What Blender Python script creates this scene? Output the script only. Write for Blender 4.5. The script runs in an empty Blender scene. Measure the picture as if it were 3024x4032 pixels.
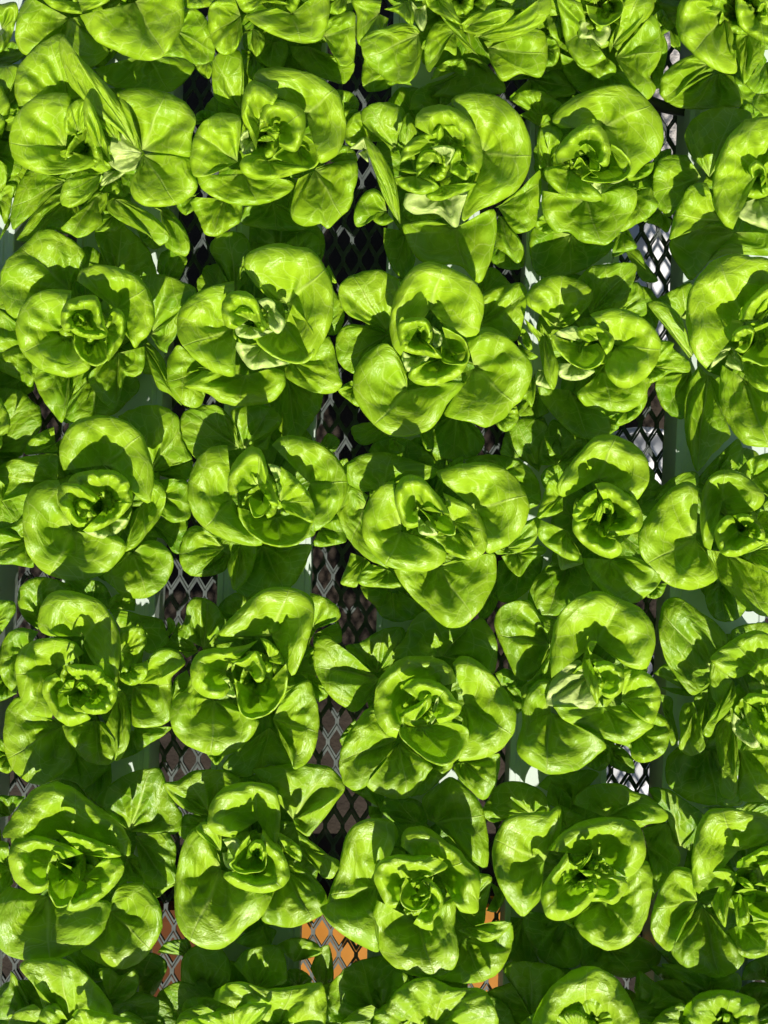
import bpy, math, random
import numpy as np
from mathutils import Vector

# ---------------------------------------------------------------- camera
sc = bpy.context.scene
CAM_H = 0.80                       # metres above the channel lids (z = 0)
TILT = math.radians(3.2)
F_PX = 2911.0                      # focal length in photograph pixels
W_PX, H_PX = 3024.0, 4032.0
cam_data = bpy.data.cameras.new('camera')
cam_data.sensor_fit = 'VERTICAL'
cam_data.angle = 2 * math.atan(H_PX / 2 / F_PX)
cam_data.clip_start = 0.02
cam_data.clip_end = 50
cam = bpy.data.objects.new('camera', cam_data)
sc.collection.objects.link(cam)
cam.location = (0, 0, CAM_H)
cam.rotation_euler = (TILT, 0, 0)
sc.camera = cam

# ---------------------------------------------------------------- light
SUN_EL = math.radians(39)
SUN_AZ = math.radians(175)         # from +Y turning towards +X: the sun stands at the picture's foot, a little right
world = bpy.data.worlds.new('World')
sc.world = world
world.use_nodes = True
nt = world.node_tree
sky = nt.nodes.new('ShaderNodeTexSky')
sky.sky_type = 'NISHITA'
sky.sun_disc = False
sky.sun_elevation = SUN_EL
sky.sun_rotation = SUN_AZ
bg = nt.nodes['Background']
bg.inputs['Strength'].default_value = 0.05
nt.links.new(sky.outputs['Color'], bg.inputs['Color'])
sun_data = bpy.data.lights.new('sun', 'SUN')
sun_data.energy = 5.0
sun_data.angle = math.radians(0.55)
sun_data.color = (1.0, 0.955, 0.87)
sun = bpy.data.objects.new('sun', sun_data)
sc.collection.objects.link(sun)
S_DIR = Vector((math.sin(SUN_AZ) * math.cos(SUN_EL), math.cos(SUN_AZ) * math.cos(SUN_EL), math.sin(SUN_EL)))
sun.rotation_euler = S_DIR.to_track_quat('Z', 'Y').to_euler()
sun.location = S_DIR * 3
vs = sc.view_settings
vs.view_transform = 'Standard'
vs.look = 'None'
vs.exposure = 0.73
vs.gamma = 1.0
vs.use_curve_mapping = False
sc.cycles.use_denoising = True
sc.cycles.use_adaptive_sampling = True
sc.cycles.adaptive_threshold = 0.03
sc.cycles.max_bounces = 6
sc.cycles.transmission_bounces = 4
sc.cycles.diffuse_bounces = 4
sc.cycles.glossy_bounces = 2

# ---------------------------------------------------------------- helpers
CT, ST = math.cos(TILT), math.sin(TILT)
def at(px, py, z):
    """Point of the place at height z that the photograph shows at pixel (px, py)."""
    a = (np.asarray(px, float) - W_PX / 2) / F_PX
    b = -(np.asarray(py, float) - H_PX / 2) / F_PX
    dx, dy, dz = a, b * CT + ST, b * ST - CT
    t = (np.asarray(z, float) - CAM_H) / dz
    return dx * t, dy * t, np.asarray(z, float) + 0 * t

def P(px, py, z):
    x, y, zz = at(px, py, z)
    return Vector((float(x), float(y), float(zz)))

def tag(o, label=None, cat=None, group=None, kind=None):
    if label: o['label'] = label
    if cat: o['category'] = cat
    if group: o['group'] = group
    if kind: o['kind'] = kind
    return o

def link(name, me, mat=None, parent=None, smooth=False):
    o = bpy.data.objects.new(name, me)
    sc.collection.objects.link(o)
    if mat is not None and not me.materials:
        me.materials.append(mat)
    if parent is not None:
        o.parent = parent
    if smooth:
        me.polygons.foreach_set('use_smooth', [True] * len(me.polygons))
    return o

def empty(name, loc, rz=0.0):
    o = bpy.data.objects.new(name, None)
    sc.collection.objects.link(o)
    o.location = loc
    o.rotation_euler = (0, 0, rz)
    o.empty_display_size = 0.02
    return o

class MB:
    """Collects verts and faces for one mesh."""
    def __init__(self): self.v, self.f = [], []
    def add(self, verts, faces):
        n = len(self.v)
        self.v += [tuple(p) for p in verts]
        self.f += [tuple(i + n for i in q) for q in faces]
        return self
    def box(self, x0, x1, y0, y1, z0, z1):
        return self.add([(x0,y0,z0),(x1,y0,z0),(x1,y1,z0),(x0,y1,z0),(x0,y0,z1),(x1,y0,z1),(x1,y1,z1),(x0,y1,z1)],
                 [(0,3,2,1),(4,5,6,7),(0,1,5,4),(1,2,6,5),(2,3,7,6),(3,0,4,7)])
    def extrude_y(self, prof, y0, y1, closed=True):
        n = len(prof)
        vs_ = [(x, y0, z) for x, z in prof] + [(x, y1, z) for x, z in prof]
        fs = [(i, (i + 1) % n, (i + 1) % n + n, i + n) for i in range(n if closed else n - 1)]
        return self.add(vs_, fs)
    def lathe(self, prof, n=48, cx=0, cy=0):
        vs_ = []
        for r, z in prof:
            for k in range(n):
                a = 2 * math.pi * k / n
                vs_.append((cx + r * math.cos(a), cy + r * math.sin(a), z))
        fs = []
        for j in range(len(prof) - 1):
            for k in range(n):
                k2 = (k + 1) % n
                fs.append((j*n + k, j*n + k2, (j+1)*n + k2, (j+1)*n + k))
        return self.add(vs_, fs)
    def build(self, name, mat=None, parent=None, smooth=False):
        me = bpy.data.meshes.new(name)
        me.from_pydata(self.v, [], self.f)
        me.update()
        return link(name, me, mat, parent, smooth)

# ---------------------------------------------------------------- materials
def new_mat(name):
    m = bpy.data.materials.new(name)
    m.use_nodes = True
    n = m.node_tree
    n.nodes.clear()
    out = n.nodes.new('ShaderNodeOutputMaterial')
    return m, n, out

class N:
    """Small wrapper to write node graphs as expressions."""
    def __init__(self, tree): self.t = tree
    def _set(self, sock, val):
        if isinstance(val, bpy.types.NodeSocket): self.t.links.new(val, sock)
        else: sock.default_value = val
    def math(self, op, a, b=None, c=None, clamp=False):
        n = self.t.nodes.new('ShaderNodeMath'); n.operation = op; n.use_clamp = clamp
        for s, v in zip(n.inputs, (a, b, c)):
            if v is not None: self._set(s, v)
        return n.outputs[0]
    def mix(self, fac, a, b, blend='MIX'):
        n = self.t.nodes.new('ShaderNodeMix'); n.data_type = 'RGBA'; n.blend_type = blend
        self._set(n.inputs[0], fac); self._set(n.inputs[6], a); self._set(n.inputs[7], b)
        return n.outputs[2]
    def noise(self, vec, scale, detail=3, rough=0.5, dim='3D', w=None):
        n = self.t.nodes.new('ShaderNodeTexNoise'); n.noise_dimensions = dim
        if vec is not None: self._set(n.inputs['Vector'], vec)
        n.inputs['Scale'].default_value = scale; n.inputs['Detail'].default_value = detail
        n.inputs['Roughness'].default_value = rough
        if w is not None: self._set(n.inputs['W'], w)
        return n.outputs['Fac'], n.outputs['Color']
    def voronoi_edge(self, vec, scale, rnd=1.0):
        n = self.t.nodes.new('ShaderNodeTexVoronoi'); n.feature = 'DISTANCE_TO_EDGE'; n.voronoi_dimensions = '2D'
        self._set(n.inputs['Vector'], vec); n.inputs['Scale'].default_value = scale
        n.inputs['Randomness'].default_value = rnd
        return n.outputs['Distance']
    def ramp(self, fac, stops):
        n = self.t.nodes.new('ShaderNodeValToRGB')
        e = n.color_ramp.elements
        while len(e) < len(stops): e.new(0.5)
        for q, (p, c) in zip(e, stops): q.position = p; q.color = c
        self._set(n.inputs[0], fac)
        return n.outputs[0]
    def smooth(self, x, lo, hi, a=0.0, b=1.0):
        n = self.t.nodes.new('ShaderNodeMapRange'); n.interpolation_type = 'SMOOTHSTEP'
        self._set(n.inputs['Value'], x)
        n.inputs['From Min'].default_value = lo; n.inputs['From Max'].default_value = hi
        n.inputs['To Min'].default_value = a; n.inputs['To Max'].default_value = b
        return n.outputs['Result']
    def bump(self, h, strength, dist, normal=None):
        n = self.t.nodes.new('ShaderNodeBump')
        n.inputs['Strength'].default_value = strength; n.inputs['Distance'].default_value = dist
        self._set(n.inputs['Height'], h)
        if normal is not None: self._set(n.inputs['Normal'], normal)
        return n.outputs['Normal']
    def node(self, typ, **kw):
        n = self.t.nodes.new(typ)
        for k, v in kw.items(): setattr(n, k, v)
        return n

def leaf_material():
    m, t, out = new_mat('lettuce_leaf')
    g = N(t)
    uv = g.node('ShaderNodeUVMap', uv_map='blade').outputs[0]      # x across, y along the blade, blade length = 1
    um = g.node('ShaderNodeUVMap', uv_map='metric').outputs[0]     # the same in metres, shifted leaf by leaf
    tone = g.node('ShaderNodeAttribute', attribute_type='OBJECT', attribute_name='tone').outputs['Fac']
    pale = g.node('ShaderNodeAttribute', attribute_type='OBJECT', attribute_name='pale').outputs['Fac']
    sep = g.node('ShaderNodeSeparateXYZ'); t.links.new(uv, sep.inputs[0])
    x, y = sep.outputs[0], sep.outputs[1]
    warp_f, warp_c = g.noise(um, 38, 1, dim='2D')
    ax = g.math('ABSOLUTE', x)
    # midrib: broad and pale at the foot, fading towards the tip
    wrib = g.math('MULTIPLY_ADD', y, -0.030, 0.034)
    rib = g.math('SUBTRACT', 1.0, g.math('DIVIDE', ax, g.math('MAXIMUM', wrib, 0.004)), clamp=True)
    # side veins leaving the midrib
    c = g.math('MULTIPLY_ADD', ax, -0.80, y)
    c = g.math('ADD', c, g.math('MULTIPLY', g.math('SUBTRACT', warp_f, 0.5), 0.34))
    fr = g.math('ABSOLUTE', g.math('SUBTRACT', g.math('FRACT', g.math('MULTIPLY', c, 3.7)), 0.5))
    side = g.smooth(fr, 0.0, 0.045, 1.0, 0.0)
    side = g.math('MULTIPLY', side, g.smooth(y, 0.05, 0.3))
    # net of finer veins
    wv = g.node('ShaderNodeVectorMath', operation='MULTIPLY_ADD')
    t.links.new(warp_c, wv.inputs[0]); wv.inputs[1].default_value = (0.016, 0.016, 0); t.links.new(um, wv.inputs[2])
    d1 = g.voronoi_edge(wv.outputs[0], 72)
    net1 = g.smooth(d1, 0.0, 0.05, 1.0, 0.0)
    blis = g.smooth(d1, 0.0, 0.40)
    n_mid, _ = g.noise(um, 190, 2, 0.55, dim='2D')
    vein = g.math('MAXIMUM', g.math('MULTIPLY', side, 0.7), g.math('MULTIPLY', net1, 0.5))
    vein = g.math('MAXIMUM', vein, rib)
    # colour of the blade itself
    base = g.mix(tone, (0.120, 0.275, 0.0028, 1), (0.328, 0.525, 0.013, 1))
    base = g.mix(g.smooth(warp_f, 0.3, 0.75), base, g.mix(0.5, base, (0.350, 0.515, 0.014, 1)))
    base = g.mix(g.math('MULTIPLY', vein, 0.48), base, (0.60, 0.72, 0.19, 1))
    foot = g.smooth(y, 0.02, 0.24, 1.0, 0.0)
    base = g.mix(g.math('MULTIPLY', foot, 0.45), base, (0.60, 0.70, 0.20, 1))
    base = g.mix(pale, base, g.mix(g.math('MULTIPLY', vein, 0.5), (0.50, 0.62, 0.17, 1), (0.72, 0.77, 0.42, 1)))
    # relief
    h = g.math('MULTIPLY', blis, 0.42)
    h = g.math('ADD', h, g.math('MULTIPLY', n_mid, 0.52))
    n_hi, _ = g.noise(um, 800, 1, 0.5, dim='2D')
    h = g.math('ADD', h, g.math('MULTIPLY', n_hi, 0.20))
    h = g.math('ADD', h, g.math('MULTIPLY', rib, -0.3))
    nrm = g.bump(h, 0.75, 0.0020)
    p = g.node('ShaderNodeBsdfPrincipled')
    t.links.new(base, p.inputs['Base Color'])
    g._set(p.inputs['Roughness'], g.math('MULTIPLY_ADD', n_mid, 0.26, 0.30))
    p.inputs['Specular IOR Level'].default_value = 0.48
    t.links.new(nrm, p.inputs['Normal'])
    tr = g.node('ShaderNodeBsdfTranslucent')
    tcol = g.mix(0.6, base, (0.25, 0.56, 0.003, 1))
    t.links.new(tcol, tr.inputs['Color'])
    mx = g.node('ShaderNodeMixShader'); mx.inputs[0].default_value = 0.33
    t.links.new(p.outputs[0], mx.inputs[1]); t.links.new(tr.outputs[0], mx.inputs[2])
    t.links.new(mx.outputs[0], out.inputs['Surface'])
    return m
LEAF = leaf_material()

def simple(name, col, rough=0.5, metal=0.0, var=0.15, scale=60, bump=0.0, col2=None, spec=0.5, detail=4):
    m, t, out = new_mat(name)
    g = N(t)
    co = g.node('ShaderNodeTexCoord').outputs['Object']
    f, _ = g.noise(co, scale, detail, 0.6)
    c2 = col2 or tuple(x * (1 - var) for x in col[:3]) + (1,)
    b = g.mix(g.smooth(f, 0.3, 0.7), col, c2)
    p = g.node('ShaderNodeBsdfPrincipled')
    t.links.new(b, p.inputs['Base Color'])
    g._set(p.inputs['Roughness'], g.math('MULTIPLY_ADD', f, 0.25, rough - 0.1))
    p.inputs['Metallic'].default_value = metal
    p.inputs['Specular IOR Level'].default_value = spec
    if bump:
        f2, _ = g.noise(co, scale * 4, 4, 0.6)
        t.links.new(g.bump(f2, 0.6, bump), p.inputs['Normal'])
    t.links.new(p.outputs[0], out.inputs['Surface'])
    return m

MAT_LID = simple('channel_plastic', (0.50, 0.57, 0.51, 1), 0.42, var=0.10, scale=18)
MAT_STEEL = simple('galvanised_steel', (0.085, 0.098, 0.092, 1), 0.65, 0.0, col2=(0.055, 0.066, 0.062, 1), spec=0.25, scale=90)
MAT_SOIL = simple('bare_floor', (0.018, 0.013, 0.009, 1), 0.9, col2=(0.032, 0.024, 0.017, 1), scale=9, bump=0.01, spec=0.2)
MAT_TUB = simple('white_plastic', (0.70, 0.70, 0.71, 1), 0.45, var=0.08, scale=12)
MAT_ORANGE = simple('orange_plastic', (0.34, 0.135, 0.005, 1), 0.6, spec=0.15, var=0.18, scale=14)
MAT_BROWN = simple('brown_plastic', (0.085, 0.026, 0.004, 1), 0.7, spec=0.1, var=0.25, scale=14)
MAT_STONE = simple('pale_stone', (0.50, 0.47, 0.43, 1), 0.9, col2=(0.34, 0.31, 0.28, 1), scale=25, bump=0.01)
MAT_PLUG = simple('growing_plug', (0.10, 0.065, 0.04, 1), 0.95, scale=120, bump=0.004)
MAT_STEM = simple('lettuce_stem', (0.55, 0.63, 0.30, 1), 0.5, scale=60)

# ---------------------------------------------------------------- setting below the plants
FLOOR_Z = -0.62
m = MB()
m.add([(-6, -6, FLOOR_Z), (6, -6, FLOOR_Z), (6, 6, FLOOR_Z), (-6, 6, FLOOR_Z)], [(0, 1, 2, 3)])
tag(m.build('ground', MAT_SOIL), kind='structure')

# growing channels: lid edges read off at two heights of the picture (left, right)
def channel(x_top, x_bot, w_px, label):
    a, b = P(x_top, -250, 0), P(x_bot, 5200, 0)
    w = w_px / F_PX * CAM_H / 2
    d = b - a
    ln = d.length
    root = empty('growing_channel', ((a.x + b.x) / 2, (a.y + b.y) / 2, -0.046), math.atan2(d.y, d.x) + math.pi / 2)
    tag(root, label, 'channel', 'white growing channels on the bench')
    e, hl = w, ln / 2
    bm_ = MB().extrude_y([(-e + .003, 0.0), (e - .003, 0.0), (e - .003, 0.040), (-e + .003, 0.040)], -hl, hl)
    bm_.add([(-e+.003,-hl,0),(e-.003,-hl,0),(e-.003,-hl,.040),(-e+.003,-hl,.040)], [(0,1,2,3)])
    bm_.add([(-e+.003,hl,0),(e-.003,hl,0),(e-.003,hl,.040),(-e+.003,hl,.040)], [(3,2,1,0)])
    bm_.build('trough', MAT_LID, root)
    prof = [(-e, .030), (-e, .046), (-e + .001, .0468), (-e + .006, .0468), (-e + .0072, .0452), (-e + .011, .0452), (-e + .0122, .046),
            (e - .0122, .046), (e - .011, .0452), (e - .0072, .0452), (e - .006, .0468), (e - .001, .0468), (e, .046), (e, .030),
            (e - .002, .030), (e - .002, .0435), (-e + .002, .0435), (-e + .002, .030)]
    MB().extrude_y(prof, -hl, hl).build('lid', MAT_LID, root)
    return root
def chan(xl, y, slope, w_px, label):
    """lid's left edge xl at picture height y, and how it leans."""
    xc = xl + w_px / 2
    return channel(xc + slope * (-250 - y), xc + slope * (5200 - y), w_px, label)
chan(-368, 2250, -0.046, 368, 'white growing channel at the left edge, only its side showing')
chan(243, 2336, -0.040, 368, 'white growing channel under the leftmost whole column of lettuces')
chan(857, 2290, -0.033, 366, 'white growing channel under the second column of lettuces')
chan(1484, 2440, -0.0246, 370, 'white growing channel under the middle column of lettuces')
chan(2010, 3005, -0.028, 376, 'white growing channel under the fourth column of lettuces')
chan(2663, 1700, -0.038, 376, 'white growing channel under the column cut by the right edge')

# expanded metal bench top under the channels
def bench_top():
    zc = -0.0485; th = 0.0016
    a, b = 0.0097, 0.0232            # half width and half height of one diamond (centre to centre)
    X0, X1, Y0, Y1 = -0.62, 0.62, -0.98, 0.86
    sw = 0.0021                       # half width of a strand
    nx, ny = int((X1 - X0) / (2 * a)), int((Y1 - Y0) / (2 * b))
    verts, faces = [], []
    # each cell is a frame between an outer diamond shared with its neighbours and a hexagonal hole
    tp = b - 0.0035
    hole = [(0.0, tp - 0.0050), (a - sw * 1.05, 0.0030), (a - sw * 1.05, -0.0030), (0.0, -tp + 0.0050), (-a + sw * 1.05, -0.0030), (-a + sw * 1.05, 0.0030)]
    outer = [(0.0, tp), (a, 0.0035), (a, -0.0035), (0.0, -tp), (-a, -0.0035), (-a, 0.0035)]
    rnd = random.Random(5)
    for j in range(2 * ny):
        for i in range(nx):
            cx = X0 + (2 * i + (j % 2)) * a
            cy = Y0 + j * b
            n = len(verts)
            k = 6
            for (px, py), zz in [(p, zc + th) for p in outer] + [(p, zc + th) for p in hole] + [(p, zc - th) for p in hole]:
                # strands of expanded metal lie slightly turned
                verts.append((cx + px, cy + py, zz + 0.06 * py))
            for q in range(6):
                q2 = (q + 1) % 6
                faces.append((n + q, n + q2, n + k + q2, n + k + q))
                faces.append((n + k + q, n + k + q2, n + 2 * k + q2, n + 2 * k + q))
    me = bpy.data.meshes.new('bench_top')
    me.from_pydata(verts, [], faces); me.update()
    o = link('bench_top', me, MAT_STEEL)
    o.rotation_euler = (0, 0, -0.028)
    tag(o, 'grey expanded metal bench top with diamond openings under the channels', 'bench top')
bench_top()

# ---------------------------------------------------------------- lettuces
# Each leaf: kind, height of its foot, height of its crest (cm above the lid), the foot of the
# blade, then the margin from one side of the foot round to the other, in pixels of a crop.
PROFILES = {   # along the blade: share of the reach, share of the rise
    'A': [(0,0),(.10,.30),(.30,.62),(.55,.88),(.75,1.0),(.88,.99),(.955,.945),(1.0,.855),(1.0,.77),(.99,.70)],
    'B': [(0,0),(.15,.06),(.40,.25),(.65,.55),(.84,.86),(.935,.985),(.98,1.0),(1.0,.95),(.998,.87),(.985,.80)],
    'C': [(0,0),(.22,.10),(.42,.45),(.57,.85),(.69,.985),(.79,1.0),(.89,.945),(.965,.83),(1.0,.68),(.995,.55)],
    'F': [(0,0),(.15,.40),(.40,.75),(.70,.97),(.88,1.0),(.96,.96),(1.0,.87),(.998,.78),(.985,.70)],
}
def hermite(pts, n):
    p = np.array(pts, float)
    d = np.r_[0, np.cumsum(np.hypot(*(np.diff(p, axis=0).T)) + 1e-6)]
    q = np.linspace(0, d[-1], n)
    k = len(p)
    m = np.zeros_like(p)
    m[1:-1] = (p[2:] - p[:-2]) / (d[2:] - d[:-2])[:, None]
    m[0] = (p[1] - p[0]) / (d[1] - d[0]); m[-1] = (p[-1] - p[-2]) / (d[-1] - d[-2])
    i = np.clip(np.searchsorted(d, q, 'right') - 1, 0, k - 2)
    h = (d[i + 1] - d[i]); s = (q - d[i]) / h
    s = s[:, None]; h = h[:, None]
    return ((2*s**3 - 3*s**2 + 1) * p[i] + (s**3 - 2*s**2 + s) * h * m[i]
            + (-2*s**3 + 3*s**2) * p[i + 1] + (s**3 - s**2) * h * m[i + 1])

FINE, COARSE = (53, 27), (31, 19)
def leaf_mesh(kind, zb, zc, base, outline, rng, calm=1.0, res=FINE):
    NU, NV = res
    o = hermite(outline, NU)
    # slightly ragged margin
    B = np.array(base, float)
    dv = o - B
    L = np.hypot(dv[:, 0], dv[:, 1])
    Lm = L.max()
    u = np.linspace(-1, 1, NU)
    jag = sum(rng.uniform(-1, 1) * np.sin((k * u + rng.uniform(0, 2)) * math.pi) for k in (5, 8, 11, 15)) * 0.0055 * calm
    prof = hermite([(a, b) for a, b in PROFILES[kind]], NV)
    r, h = prof[:, 0], prof[:, 1]
    r[0] = 0.0
    lw = np.clip(L / (0.72 * Lm), 0.12, 1) ** 0.8              # short sides stay lower
    lw = np.convolve(np.pad(lw, 3, 'edge'), np.ones(7) / 7, 'valid')
    rise = (zc - zb)
    wave = lambda lo, hi, n: sum(rng.uniform(.4, 1) * np.sin(rng.uniform(lo, hi) * math.pi * u + rng.uniform(0, 6.28)) for _ in range(n)) / n
    R, U = np.meshgrid(r, u, indexing='ij')
    crest = r[np.argmax(h)]
    # how far the margin turns down, and where the crest runs, changes along the margin
    droop = np.clip(0.80 + 1.0 * wave(1.0, 4.5, 3), 0.0, 2.0)[None, :]
    past = (np.arange(NV) > np.argmax(h))[:, None]
    Hh = np.where(past, 1 - (1 - h[:, None]) * droop, h[:, None])
    R = R + (0.075 * wave(.8, 3.4, 3) + 0.035 * wave(4, 7, 2))[None, :] * np.sin(math.pi * np.clip(R, 0, 1)) ** 1.3
    swell = (1 + 0.13 * wave(.8, 3.0, 3) + 0.05 * wave(4, 8, 2))[None, :]
    Z = zb + rise * Hh * lw[None, :] * (1 + (swell - 1) * np.clip(R, 0, 1))
    # length of the blade in metres, for the relief
    lm = Lm / F_PX * (CAM_H - zc)
    area = abs(np.sum(o[:-1, 0] * o[1:, 1] - o[1:, 0] * o[:-1, 1]) + o[-1, 0] * o[0, 1] - o[0, 0] * o[-1, 1]) / 2
    slim = min(1.0, (area / Lm ** 2) / 0.85)                     # narrow blades carry less relief
    amp = lm * slim * calm * (0.75 if kind == 'C' else 0.9 if kind == 'B' else 1.3)
    q = np.clip(R, 0, 1)
    env = q * (1.12 - q) * 3.2                                   # 1 half-way out, near 0 at foot and margin
    # folds running out from the foot: the midrib and one to three more, pillows between them
    ph = rng.uniform(0, 6.28)
    folds = [(rng.uniform(-.03, .03), 0.08, rng.uniform(.03, .06)), (rng.choice((-1, 1)) * rng.uniform(.13, .2), rng.uniform(.08, .12), rng.uniform(.07, .14))]
    for s_ in (-1, 1):
        for _ in range(rng.choice((1, 1, 2))):
            folds.append((s_ * rng.uniform(.28, .85), rng.uniform(.09, .17), rng.uniform(.03, .10)))
    for c0, w0, d0 in folds:
        cc = c0 + 0.10 * np.sin(3.0 * q + ph) * (1 if c0 else 0.3)
        Z -= d0 * amp * env * np.exp(-((U - cc) / w0) ** 2) * np.clip(1.25 - q, 0, 1)
    Z += 0.055 * amp * env * np.sin(rng.uniform(2.2, 3.6) * math.pi * np.abs(U) + ph + 2.2 * q)
    for _ in range(5):                                           # bulges and dents
        u0, q0, sg = rng.uniform(-.9, .9), rng.uniform(.35, .92), rng.uniform(.12, .30)
        Z += rng.uniform(-.045, .055) * amp * np.exp(-((U - u0) / sg) ** 2 - ((q - q0) / (sg * .7)) ** 2)
    # pillows between the side veins, creased along them
    th_ = U * 1.15
    cv = q * np.cos(th_) - 0.80 * np.abs(q * np.sin(th_)) + 0.05 * np.sin(5 * U + ph)
    Z += 0.030 * amp * np.abs(np.sin(math.pi * 3.7 * cv + ph)) * np.minimum(1, env) * np.clip(np.abs(U) * 5, 0, 1)
    Z += 0.012 * amp * np.minimum(1, env) * np.sin(rng.uniform(6, 9) * math.pi * U + 3 * q + ph)
    for _ in range(4):                                           # crinkles
        a_, b_, c_ = rng.uniform(5, 11), rng.uniform(6, 16), rng.uniform(0, 6.28)
        Z += 0.0035 * amp * np.minimum(1, env) * np.sin(a_ * math.pi * U + b_ * q + c_)
    for k in (3, 5, 8):                                          # wavy margin
        Z += 0.055 * amp * q ** 6 * rng.uniform(-1, 1) * np.sin(k * math.pi * U / 2 + rng.uniform(0, 6.28))
    PX = B[0] + dv[None, :, 0] * R * (1 + jag[None, :] * q ** 3)
    PY = B[1] + dv[None, :, 1] * R * (1 + jag[None, :] * q ** 3)
    # the blade is not ruled: bend the rays a little sideways
    bend = 0.013 * Lm * env * np.sin(2.3 * q * math.pi + ph)
    nx, ny = -dv[:, 1] / np.maximum(L, 1e-6), dv[:, 0] / np.maximum(L, 1e-6)
    fl = (1 - U ** 2)
    PX = PX + bend * nx[None, :] * fl; PY = PY + bend * ny[None, :] * fl
    X, Y, Z = at(PX, PY, Z)
    th = U * 1.15
    uvx, uvy = q * np.sin(th), q * np.cos(th)
    return X, Y, Z, uvx, uvy, lm

def grid_quads(res):
    nu, nv = res
    i = np.arange((nv - 1) * (nu - 1))
    a = (i // (nu - 1)) * nu + i % (nu - 1)
    return np.stack([a, a + nu, a + nu + 1, a + 1], 1)
QUADS_OF = {FINE: grid_quads(FINE), COARSE: grid_quads(COARSE)}

def add_leaf(root, spec, crop, rng, name='leaf', shift=0.0, calm=1.0, res=FINE):
    QUADS = QUADS_OF[res]
    x0, y0, s = crop
    tok = spec.split()
    kind, zb, zc = tok[0], float(tok[1]), float(tok[2])
    if zc > 6: zc = 6 + (zc - 6) * 1.3
    if res == FINE: zb, zc = (zb + 0.5, zc + 0.5) if kind == 'F' else (zb + 1.0, zc + 1.2)
    zb, zc = zb / 100, zc / 100
    pale = 0.0
    if kind.endswith('p'): kind, pale = kind[0], 1.0
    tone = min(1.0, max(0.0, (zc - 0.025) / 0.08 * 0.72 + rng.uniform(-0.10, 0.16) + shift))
    pts = [tuple(float(q) for q in w.split(',')) for w in tok[3:]]
    pts = [(x0 + a / s, y0 + b / s) for a, b in pts]
    X, Y, Z, ux, uy, lm = leaf_mesh(kind, zb, zc, pts[0], pts[1:], rng, calm, res)
    loc = root.location
    co = np.stack([X - loc.x, Y - loc.y, Z - loc.z], -1).reshape(-1, 3)
    me = bpy.data.meshes.new(name)
    me.vertices.add(len(co)); me.vertices.foreach_set('co', co.ravel())
    n = len(QUADS)
    me.loops.add(n * 4); me.loops.foreach_set('vertex_index', QUADS.ravel())
    me.polygons.add(n); me.polygons.foreach_set('loop_start', np.arange(n) * 4)
    me.polygons.foreach_set('use_smooth', np.ones(n, bool))
    for nm, k, off in (('blade', 1.0, (0, 0)), ('metric', lm, (rng.uniform(0, 9), rng.uniform(0, 9)))):
        l = me.uv_layers.new(name=nm)
        c = np.stack([ux * k + off[0], uy * k + off[1]], -1).reshape(-1, 2)
        l.data.foreach_set('uv', c[QUADS.ravel()].ravel())
    me.update(); me.validate()
    ob = link(name, me, LEAF, root)
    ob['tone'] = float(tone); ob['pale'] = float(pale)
    return ob

def fan_leaf(cx, cy, ang, reach, width, rng, jit=1.0):
    """Outline (in picture pixels) of a plain rounded leaf growing from (cx, cy) towards ang."""
    ca, sa = math.cos(ang), math.sin(ang)
    pts = []
    for k in range(11):
        t = -1 + 2 * k / 10
        al = reach * (0.34 + 0.66 * math.cos(t * 1.32) ** 0.8) * (1 + jit * rng.uniform(-.05, .05))
        ac = width * math.sin(t * 1.35) * (1 + jit * rng.uniform(-.06, .06))
        pts.append((cx + al * ca - ac * sa, cy - al * sa - ac * ca))
    return pts

def spec_line(kind, zb, zc, base, pts):
    return '%s %.2f %.2f %.1f,%.1f ' % (kind, zb, zc, base[0], base[1]) + ' '.join('%.1f,%.1f' % p for p in pts)

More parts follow.
